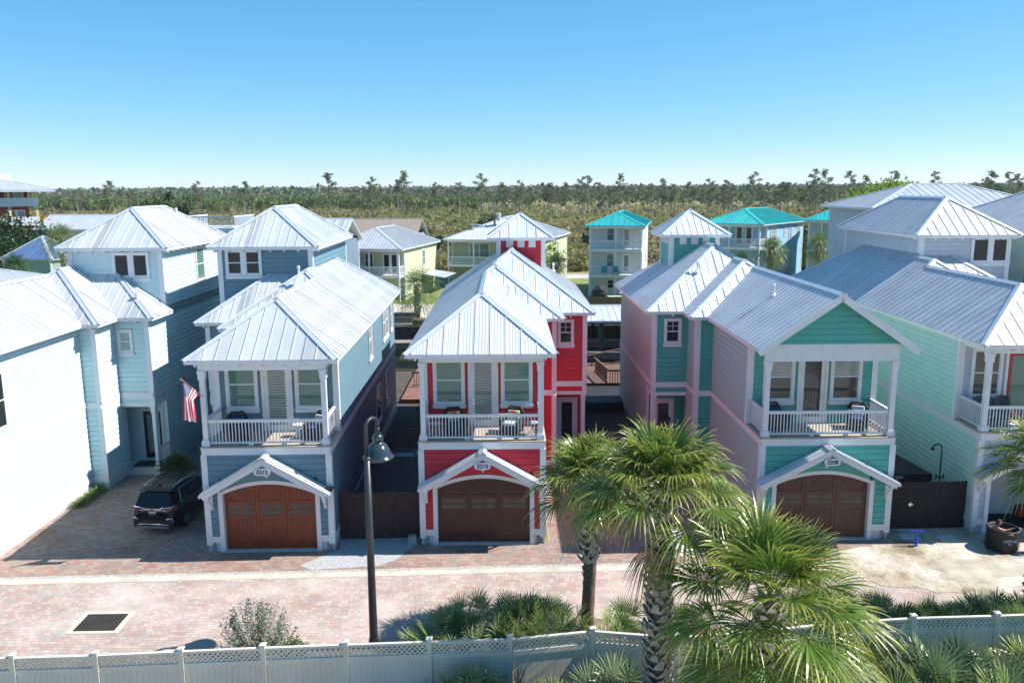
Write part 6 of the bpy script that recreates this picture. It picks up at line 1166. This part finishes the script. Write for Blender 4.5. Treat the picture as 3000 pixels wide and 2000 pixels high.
# neighbours to the right
HM = thing('mint_house', 'mint green town house behind the lavender one, mostly hidden at the right edge', 'house', (30, 38, 0), 0)
b = MB(); siding(b, W((28.4, 46.2), (36, 46.2)), z0=0, z1=10.9); b.box(28.41, 36, 46.3, 55, 0, 10.8); b.build('wall', mat('mint_siding', (.36, .52, .50), .6), HM); window(HM, W((28.4, 46.2), (36, 46.2)), .35, 1.75, 8.3, 10.75, G_BLIND, G_DARK)
pl, cp = hip(27.6, 38, 40.6, 56, 11.35, .5); roof(HM, pl, RF3, CAP, cp, spacing=.5)
HB2 = thing('silver_roof_house', 'tall house with a white and grey hipped metal roof behind the lavender tower', 'house', (40, 66, 0), 0)
b = MB(); siding(b, W((28.6, 66.5), (42, 66.5)), z0=0, z1=12.0, exp=.25); b.box(28.61, 42, 66.6, 76, 0, 11.9); b.build('wall', mat('pale_blue_siding', (.42, .50, .55), .6), HB2); window(HB2, W((28.6, 66.5), (42, 66.5)), .4, 1.6, 10.0, 11.6, G_TEAL)
pl, cp = hip(27.9, 43.0, 65.5, 76.5, 12.02, .335, axis='x'); roof(HB2, pl, RF3, CAP, cp, spacing=.6)
HL2 = thing('grey_roof_neighbour', 'lower neighbour with a grey ribbed metal roof left of the aqua house', 'house', (-33, 45, 0), 0)
b = MB(); b.box(-42, -30, 42, 60, 0, 6.9); b.build('wall', mat('grey_siding', (.35, .40, .40), .6), HL2); pl, cp = hip(-42.5, -27.6, 41, 60, 7.0, .3); roof(HL2, pl, RF3, CAP, cp, spacing=.5)
adirondack(11.6, 104.6, 2.95, R(-5), 'teal slatted lounge chair on the middle balcony of the white house, left one', D_TEAL, 'teal chairs on the white house'); adirondack(13.0, 104.3, 2.95, R(5), 'teal slatted lounge chair on the middle balcony of the white house, right one', D_TEAL, 'teal chairs on the white house')
b = MB(); b.lathe([(.03, 0), (.03, 2.5), (0, 2.55)], (0, 0, 0), 8); b.lathe([(.28, 1.05), (.12, 1.15), (.20, 1.5), (.10, 2.4), (0, 2.5)], (0, 0, 0), 10); o = b.build('patio_umbrella', mat('aqua_canvas', (.30, .60, .52), .9)); o.location = (13.3, 101.5, 0); tag(o, 'closed aqua patio umbrella in front of the white house', 'umbrella')
b = MB(); b.box(-1.6, 1.6, -.5, .5, .70, .76)
for sx in (-1.4, 1.4):
    for sy in (-.4, .4): b.box(sx-.05, sx+.05, sy-.05, sy+.05, 0, .70)
o = b.build('patio_table', mat('cream_table', (.6, .56, .45), .7)); o.location = (13.2, 100.6, 0); tag(o, 'long cream patio table behind the picket fence of the white house', 'table')
bm = bmesh.new(); bmesh.ops.create_icosphere(bm, subdivisions=3, radius=1)
rng = random.Random(4)
for v in bm.verts: v.co = Vector((v.co.x*1.0, v.co.y*.6, max(-.95, v.co.z)*.95)); v.co *= rng.uniform(.93, 1.07)
me = bpy.data.meshes.new('covered_grill'); bm.to_mesh(me); bm.free(); me.materials.append(mat('grill_cover', (.03, .03, .035), .8)); o = bpy.data.objects.new('covered_grill', me); COL.objects.link(o); o.location = (10.9, 102.6, .9); tag(o, 'dark fabric-covered grill at the left foot of the white house', 'grill')
# utility pole and street light
UP = thing('utility_pole', 'grey utility pole with a drum transformer and a street light arm', 'utility pole', (-2.4, 121, 0))
b = MB(); b.tube([(-2.4, 121, 0), (-2.4, 121, 11.8)], [.20, .13], 8); b.build('pole', mat('pole_wood', (.20, .18, .16), .9), UP); b = MB(); b.lathe([(0, 9.1), (.32, 9.1), (.32, 10.1), (.2, 10.2), (0, 10.2)], (-1.8, 120.8, 0), 12); b.build('transformer', mat('transformer_grey', (.45, .48, .5), .5), UP)
b = MB(); b.tube([(-2.4, 121, 8.2), (-3.6, 120.6, 8.5), (-5.0, 120.2, 8.6)], .05, 6); b.hexa([(-5.9, 120.1, 8.55), (-4.9, 120.1, 8.5), (-4.9, 120.4, 8.5), (-5.9, 120.4, 8.55)], [(-5.8, 120.1, 8.68), (-4.9, 120.1, 8.72), (-4.9, 120.4, 8.72), (-5.8, 120.4, 8.68)]); b.build('light_arm', mat('light_arm_grey', (.5, .52, .55), .4), UP)
b = MB(); b.bar((-3.2, 121, 11.0), (-1.2, 121, 11.0), .1, .1); b.tube([(-2.4, 121, 11.2), (1.0, 121.5, 10.7)], .02, 4); b.build('cross_arm', MATS['pole_wood'], UP)

# ---------------- trees, scrub and far forest (numpy) ----------------
def cloud_mesh(name, C_, d1, d2, tint, m, parent=None):
    """leaf clumps: C_ centres (n,3), d1/d2 half axes (n,3): one quad each; tint (n,) in UV.x"""
    n = len(C_); v = np.stack([C_-d1, C_+d2, C_+d1, C_-d2], 1).reshape(-1, 3).astype(np.float32)
    me = bpy.data.meshes.new(name); me.vertices.add(4*n); me.vertices.foreach_set('co', v.ravel()); me.loops.add(4*n); me.loops.foreach_set('vertex_index', np.arange(4*n, dtype=np.int32)); me.polygons.add(n); me.polygons.foreach_set('loop_start', np.arange(0, 4*n, 4, dtype=np.int32)); me.polygons.foreach_set('loop_total', np.full(n, 4, np.int32))
    uv = me.uv_layers.new(name='UVMap'); a = np.zeros((n, 4, 2), np.float32); a[:, :, 0] = tint[:, None]; uv.data.foreach_set('uv', a.ravel()); me.update(); me.validate(); me.materials.append(m)
    o = bpy.data.objects.new(name, me); COL.objects.link(o)
    if parent: o.parent = parent
    return o
G = np.random.default_rng(7)
def clumps(c, r, n, size, flat=1.0, shell=.55):
    """n quads spread through ellipsoids: c (k,3), r (k,3)"""
    k = len(c); d = G.normal(size=(k, n, 3)); d /= np.linalg.norm(d, axis=2, keepdims=True); rad = shell+(1-shell)*G.random((k, n, 1)); P_ = c[:, None]+d*rad*r[:, None]
    a = G.normal(size=(k, n, 3)); a[..., 2] *= flat; a /= np.linalg.norm(a, axis=2, keepdims=True); b = np.cross(a, G.normal(size=(k, n, 3))); b /= np.linalg.norm(b, axis=2, keepdims=True)
    s = size if np.isscalar(size) else size[:, None, None]; s = s*(.6+.8*G.random((k, n, 1)))
    return P_.reshape(-1, 3), (a*s).reshape(-1, 3), (b*s*.6).reshape(-1, 3)
def rampmat(name, stops, rough=.8, trans=.15):
    m = leafmat(name, (0, 0, 0), (1, 1, 1), rough=rough, trans=trans); r = [n for n in m.node_tree.nodes if n.type == 'VALTORGB'][0]; e = r.color_ramp.elements
    e[0].position = stops[0][0]; e[0].color = lin(stops[0][1]); e[1].position = stops[-1][0]; e[1].color = lin(stops[-1][1])
    for p_, c_ in stops[1:-1]: k = e.new(p_); k.color = lin(c_)
    m.node_tree.nodes['Principled BSDF'].inputs['Specular IOR Level'].default_value = .15
    return m
SCRUB = rampmat('scrub_leaf', [(0, (.13, .165, .055)), (.3, (.22, .235, .08)), (.5, (.29, .265, .11)), (.65, (.30, .26, .13)), (.78, (.27, .22, .15)), (.88, (.27, .22, .07)), (1, (.29, .26, .23))], trans=.45)
PINE = rampmat('pine_needles', [(0, (.10, .135, .06)), (.5, (.14, .175, .08)), (1, (.19, .21, .10))], trans=.3); PLANT = rampmat('young_pine', [(0, (.08, .125, .035)), (.6, (.13, .185, .05)), (1, (.18, .20, .09))], trans=.3)
FAR = rampmat('far_pines', [(0, (.09, .115, .06)), (.5, (.13, .16, .08)), (1, (.19, .18, .13))])
BARK = mat('pine_bark', (.16, .13, .11), .95, var=.3); SNAG = mat('dead_wood', (.34, .31, .28), .95, var=.2)
MAG = rampmat('magnolia_leaf', [(0, (.018, .045, .014)), (.6, (.035, .075, .02)), (1, (.075, .10, .03))], rough=.35); SPRING = rampmat('spring_leaf', [(0, (.16, .25, .03)), (.5, (.26, .36, .05)), (1, (.34, .42, .08))], trans=.4)
def band(n, y0, y1, p=1.0, k=.66, xpow=1.0):
    """points in the view wedge between distances y0 and y1, evenly spread on screen"""
    t = G.random(n)**p; y = 1/(1/y1+(1/y0-1/y1)*t); x = (G.random(n)*2-1)*y*k; return x, y
def scrub(name, label, n, y0, y1, sz0, sz1, hs, nq, keep=None, tint=None, k=.68, p=1.0, quad=.32, m=SCRUB):
    x, y = band(n, y0, y1, p, k)
    if keep is not None: q = keep(x, y); x, y = x[q], y[q]
    nq = int(nq*1.7); quad = quad*.68
    r = sz0+(sz1-sz0)*G.random(len(x))**2; h = r*hs*(.7+.6*G.random(len(x))); c = np.stack([x, y, h*.45], 1); rr = np.stack([r, r, h*.62], 1)
    P_, a, b = clumps(c, rr, nq, r*quad); q = P_[:, 2] > -.1
    cell = np.sin(x*.021+y*.013)+np.sin(x*.043-y*.007+2)+np.sin(y*.031+1); t = (np.clip(.45+.12*cell+G.normal(size=len(x))*.2, 0, 1)) if tint is None else tint(x, y, len(x))
    t = np.repeat(t, nq)+G.normal(size=len(P_))*.05; o = cloud_mesh(name, P_[q], a[q], b[q], np.clip(t[q], 0, 1), m); o['kind'] = 'stuff'; tag(o, label, 'shrubs'); return o
clear = lambda x, y: ~((np.abs(y-(131-.034*(x+0))) < 6)) & (y > 138)
scrub('near_scrub', 'low brown and olive shrubs just beyond the road and far houses', 6500, 139, 260, .9, 2.6, 1.0, 26, clear)
scrub('middle_scrub', 'olive and tan scrubland stretching back to the pines', 6500, 240, 620, 1.6, 4.2, 1.0, 18, quad=.3)
scrub('grass_cover', 'tufts of tawny grass between the shrubs', 7000, 137, 500, .5, 1.1, .7, 10, clear, tint=lambda x, y, n: np.clip(.6+.15*np.sin(x*.03)+G.normal(size=n)*.15, 0, 1))
# the wall of young plantation pines on the left, and the wooded distance
def forest(name, label, n, y0, y1, h0, h1, m, keep=None, nq=20, r0=1.6, r1=2.8, k=.68, p=1.0, tall=.62):
    x, y = band(n, y0, y1, p, k)
    if keep is not None: q = keep(x, y); x, y = x[q], y[q]
    h = h0+(h1-h0)*G.random(len(x)); r = r0+(r1-r0)*G.random(len(x)); c = np.stack([x, y, h*(1-tall/2)], 1); rr = np.stack([r, r, h*tall/2], 1); P_, a, b = clumps(c, rr, nq, r*.42, shell=.3)
    fz = np.clip((P_[:, 2]-np.repeat(h*(1-tall), nq))/np.repeat(h*tall, nq), 0, 1); ctr = np.repeat(c, nq, 0); P_[:, :2] = ctr[:, :2]+(P_[:, :2]-ctr[:, :2])*(1.15-.75*fz)[:, None]
    t = np.clip(np.repeat(G.random(len(x)), nq)*.8+.1+G.normal(size=len(P_))*.06, 0, 1); o = cloud_mesh(name, P_, a, b, t, m); o['kind'] = 'stuff'; tag(o, label, 'forest'); return o
lf = lambda x, y: (x/y < .02+.06*np.sin(y*.01)) | (G.random(len(x)) < .10)
forest('young_pine_stand', 'dense bright green stand of young pines filling the left distance', 5200, 430, 900, 7, 11, PLANT, lf)
forest('mixed_pine_wood', 'open grey-green pine wood on the right side of the distance', 3600, 380, 1000, 9, 15, PINE, lambda x, y: (x/y > .0) & (G.random(len(x)) < .55+.6*x/y), tall=.5)
forest('far_pine_forest', 'grey-green forest running along the horizon', 7000, 850, 2600, 11, 18, FAR, nq=10, r0=4, r1=8, tall=.8)
forest('horizon_forest', 'bluish line of forest on the horizon', 3500, 2400, 5200, 13, 20, FAR, nq=7, r0=12, r1=24, tall=.9)
# bare grey trunks standing among the pines
b = MB(); x, y = band(150, 300, 800); h = 5+9*G.random(150)
for i in range(150): b.tube([(x[i], y[i], 0), (x[i]+G.normal()*.4, y[i], h[i])], [.22, .08], 4, cap=False)
# each tall pine standing above the scrub is a tree of its own
def pine_proto(seed, H_):
    g = np.random.default_rng(seed); T = bpy.data.objects.new('slash_pine', None); COL.objects.link(T); b = MB(); bend = g.normal()*.35
    pt = lambda z: Vector((bend*math.sin(z/H_*2.2), .3*g.normal()*0+.2*math.sin(z/H_*3), z)); b.tube([pt(H_*t) for t in (0, .2, .4, .6, .8, .97)], [.24, .20, .17, .14, .10, .04], 6, cap=False)
    C_ = []; R_ = []; kz = g.uniform(.52, .70); n = 15
    for i in range(n):
        t = kz+(1.0-kz)*(i/(n-1)); z = H_*t; a = g.uniform(0, 6.28); L_ = (1-t)**.55*H_*.24+.5; L_ *= g.uniform(.6, 1.2); p0 = pt(z-.3); p1 = p0+Vector((math.cos(a)*L_, math.sin(a)*L_, .25*L_+.3)); b.tube([p0, p0.lerp(p1, .6)+Vector((0, 0, .1)), p1], [.06, .04, .02], 4, cap=False)
        for f_ in (1.0, .62): q = p0.lerp(p1, f_); C_.append(tuple(q)); s = g.uniform(.55, 1.0)*H_*.062; R_.append((s*1.25, s*1.25, s*.62))
    b.build('trunk', BARK, T); C_ = np.array(C_); R_ = np.array(R_); P_, a_, b_ = clumps(C_, R_, 26, R_[:, 0]*.24, shell=.25); cloud_mesh('crown', P_, a_, b_, np.clip(np.repeat(g.random(len(C_)), 26), 0, 1), PINE, T); return T
PP = [pine_proto(200+k, H_) for k, H_ in enumerate((15, 17, 14, 18, 16, 13))]
def snag_proto(seed):
    g = np.random.default_rng(seed); b = MB(); b.tube([(0, 0, 0), (.1, 0, 5), (.2+g.normal()*.3, 0, 11)], [.2, .15, .05], 5, cap=False)
    for i in range(7): z = g.uniform(4, 10); a = g.uniform(0, 6.28); L_ = g.uniform(.6, 1.8); b.tube([(.12, 0, z), (.12+math.cos(a)*L_, math.sin(a)*L_, z+L_*.6)], [.05, .015], 3, cap=False)
    return b.build('dead_tree', SNAG)
SN = [snag_proto(300+k) for k in range(3)]
first = set(); PINED = []
def plant_tree(x, y, k, s_, label, group, protos, cat='tree'):
    src = protos[k]; key = (id(protos), k)
    if key in first: o = copy_tree(src)
    else: o = src; first.add(key)
    PINED.append((x/y, label, o))
    o.location = (x, y, 0); o.rotation_euler = (0, 0, random.uniform(0, 6.28)); o.scale = (s_,)*3; tag(o, label, cat, group); return o
random.seed(12)
# (screen x in the photo, distance, height): the distinct pines on the skyline
TALL = [(380, 400, 15, 0), (330, 330, 17, 1), (272, 420, 14, 0), (740, 330, 16.5, 1), (590, 360, 17, 0), (975, 330, 19.5, 2), (1110, 330, 18, 0), (1190, 330, 18, 1), (1203, 340, 20, 3), (1246, 380, 17, 0), (1268, 340, 16, 2), (1296, 360, 16, 0), (1350, 380, 16, 4), (1398, 300, 18.5, 0), (1435, 330, 15, 1), (1472, 340, 18, 3), (1500, 345, 18.5, 2), (1518, 400, 17, 0), (1544, 390, 17, 4), (1575, 380, 17, 0), (1594, 400, 18, 1), (1622, 390, 17, 5), (1660, 350, 20, 3), (1690, 380, 18, 0), (1728, 420, 19, 2), (1760, 400, 18, 4), (1806, 370, 19, 3), (1838, 400, 18, 1), (1880, 390, 18, 0), (1930, 380, 19, 2), (1955, 400, 19, 4), (1998, 360, 20, 3), (2030, 330, 17, 1), (2062, 330, 19, 0), (2095, 400, 19, 4), (2125, 380, 18, 5), (2150, 400, 18, 2), (2215, 360, 21, 0), (2230, 350, 16, 1), (2262, 300, 15, 5), (2305, 260, 14.5, 2), (2360, 250, 15, 0), (2392, 380, 21, 4), (2410, 370, 21, 3), (2420, 220, 11, 5), (2465, 400, 20, 1), (2525, 330, 22, 3), (2600, 420, 21, 2), (2720, 400, 22, 4), (2870, 320, 22, 3), (2885, 420, 19, 0), (2950, 340, 21, 1), (2925, 500, 21, 2)]
TALL = [t for i_, t in enumerate(TALL) if not (1480 < t[0] < 2150 and i_ % 3 == 1)]
for sx, d, h, k in TALL:
    h *= random.uniform(.78, 1.02) if sx > 1200 and sx % 3 else 1; sx += random.uniform(-16, 16); k %= 6; H0 = (15, 17, 14, 18, 16, 13)[k]; plant_tree((sx-1500)/2450*d, d, k, h/H0, 'tall slender pine with a high tufted crown rising above the scrubland and the skyline', 'tall pines beyond the houses', PP)
rr = random.Random(77)
for i in range(120):
    d = rr.uniform(260, 620); q = rr.uniform(-.6, .62); k = rr.randrange(6)
    if q < 0 and rr.random() < .55: continue
    plant_tree(q*d, d, k, rr.uniform(.6, .95), 'pine of middling height scattered in the scrub, its crown below the skyline', 'smaller pines in the scrub', PP)
for i in range(38): d = rr.uniform(230, 560); q = rr.uniform(-.6, .3); plant_tree(q*d, d, i % 3, rr.uniform(.6, 1.1), 'bare grey dead trunk standing in the scrub', 'dead trunks in the scrub', SN)
def broad_tree(name, label, x, y, H_, Wd, m, seed, n=60, leaf=.22, nq=60, z0=.2):
    g = np.random.default_rng(seed); T = thing(name, label, 'tree', (x, y, 0), world=False); b = MB(); b.tube([(0, 0, 0), (.1, 0, H_*.3), (0, .1, H_*.55)], [.25, .18, .08], 7)
    d = g.normal(size=(n, 3)); d /= np.linalg.norm(d, axis=1, keepdims=True); c = d*(.45+.5*g.random((n, 1)))*np.array([Wd, Wd, H_*(1-z0)/2])+np.array([0, 0, H_*(z0+1)/2]); c = c[c[:, 2] > H_*z0*.7]
    for q in c[::4]: b.tube([(0, 0, H_*.35), tuple(q)], [.06, .02], 4, cap=False)
    b.build('trunk', BARK, T); r = Wd*.28*(.6+.8*g.random((len(c), 1)))*np.array([1, 1, .8]); P_, a_, b_ = clumps(c, r, nq, leaf, shell=.35); cloud_mesh('crown', P_, a_, b_, np.clip(np.repeat(g.random(len(c)), nq)+g.normal(size=len(P_))*.1, 0, 1), m, T); return T
broad_tree('magnolia_tree', 'large dark glossy magnolia at the left edge below the red condominium', -84, 137, 9.6, 8.5, MAG, 1, n=120, leaf=.28)
broad_tree('magnolia_tree', 'dark green magnolia poking up behind the aqua house tower roof', -47.5, 118, 13.6, 4.6, MAG, 2, n=70, leaf=.22)
broad_tree('leafy_tree', 'bright spring-green tree behind the silver roof at the right', 62, 138, 15.2, 7.5, SPRING, 3, n=110, leaf=.30)
broad_tree('leafy_tree', 'lower bright spring-green tree left of the larger one behind the silver roof', 53, 132, 12.2, 4.5, SPRING, 4, n=60, leaf=.28)
broad_tree('oak_tree', 'dark bushy oak behind the light blue house with the teal roof', 42, 130, 8.2, 5.5, MAG, 5, n=70, leaf=.24)
broad_tree('oak_tree', 'dark bushy tree right behind the light blue house next to the oak', 48, 122, 6.6, 4.0, MAG, 6, n=50, leaf=.22)
broad_tree('leafy_tree', 'thin light green sapling by the road left of the white three-storey house', 6.5, 118, 7.2, 2.3, SPRING, 7, n=40, leaf=.14, nq=30)
YB = rampmat('yellow_leaf', [(0, (.25, .20, .03)), (1, (.42, .30, .04))])
broad_tree('yellow_bush', 'mustard yellow bush beyond the grey roof at far left', -104, 190, 8.5, 5.5, YB, 8, n=50, leaf=.35, z0=.05)
broad_tree('shrub_hedge', 'yellowish green shrub below the red condominium balcony', -70, 128, 6.5, 3.5, SCRUB, 9, n=50, leaf=.2, z0=.1)
broad_tree('dark_bush', 'dark leafy bush in the yard left of the red house', -4.6, 49, 1.9, 1.2, MAG, 10, n=30, leaf=.06, z0=.05)
for k, (x, y, h, wd) in enumerate(((-33, 205, 6, 4), (-60, 235, 6, 4.5), (-14, 175, 4.5, 3), (20, 190, 6, 4), (31, 230, 7, 4.5), (-6, 240, 6.5, 4))): broad_tree('dark_bush', 'dark evergreen shrub in the scrub '+('above the slate blue tower', 'above the aqua tower', 'above the shingle roof', 'right of the white three-storey house', 'above the teal cupola', 'left of the utility pole')[k], x, y, h, wd, MAG, 20+k, n=30, leaf=.35, nq=30, z0=.05)
for o in bpy.data.objects:
    if o.name.startswith('dark_bush') and o.get('label', '').startswith('dark evergreen'): o['group'] = 'dark shrubs in the scrub'

# each tree's label: what it stands above, counted from the left
MARKS = [(-.50, 'the condominium side'), (-.32, 'the aqua tower'), (-.16, 'the slate blue tower'), (-.06, 'the pale green house'), (.045, 'the red cupola'), (.15, 'the white three-storey house'), (.22, 'the teal cupola'), (.36, 'the light blue house'), (9, 'the silver roofs')]
seen = {}
for q, lb, o in sorted(PINED, key=lambda t: t[0]):
    mk_ = [n for l_, n in MARKS if q < l_][0]; kind = 'tall tufted skyline pine' if lb.startswith('tall') else ('smaller pine in the scrub' if lb.startswith('pine') else 'bare grey dead trunk')
    k = seen.get((kind, mk_), 0); seen[(kind, mk_)] = k+1; o['label'] = kind+' above '+mk_+', '+nth(k)+' from left'
# thin sea air over the whole scene
hz = MB(); hz.box(-9000, 9000, -400, 12000, -3, 26); ho = hz.build('haze', None); ho['kind'] = 'stuff'
hm = bpy.data.materials.new('haze_air'); hm.use_nodes = True; t = hm.node_tree; t.nodes.remove(t.nodes['Principled BSDF']); pv = t.nodes.new('ShaderNodeVolumePrincipled'); pv.inputs['Density'].default_value = .00010; pv.inputs['Color'].default_value = (.80, .88, 1, 1); t.links.new(pv.outputs[0], t.nodes['Material Output'].inputs['Volume']); ho.data.materials.append(hm)
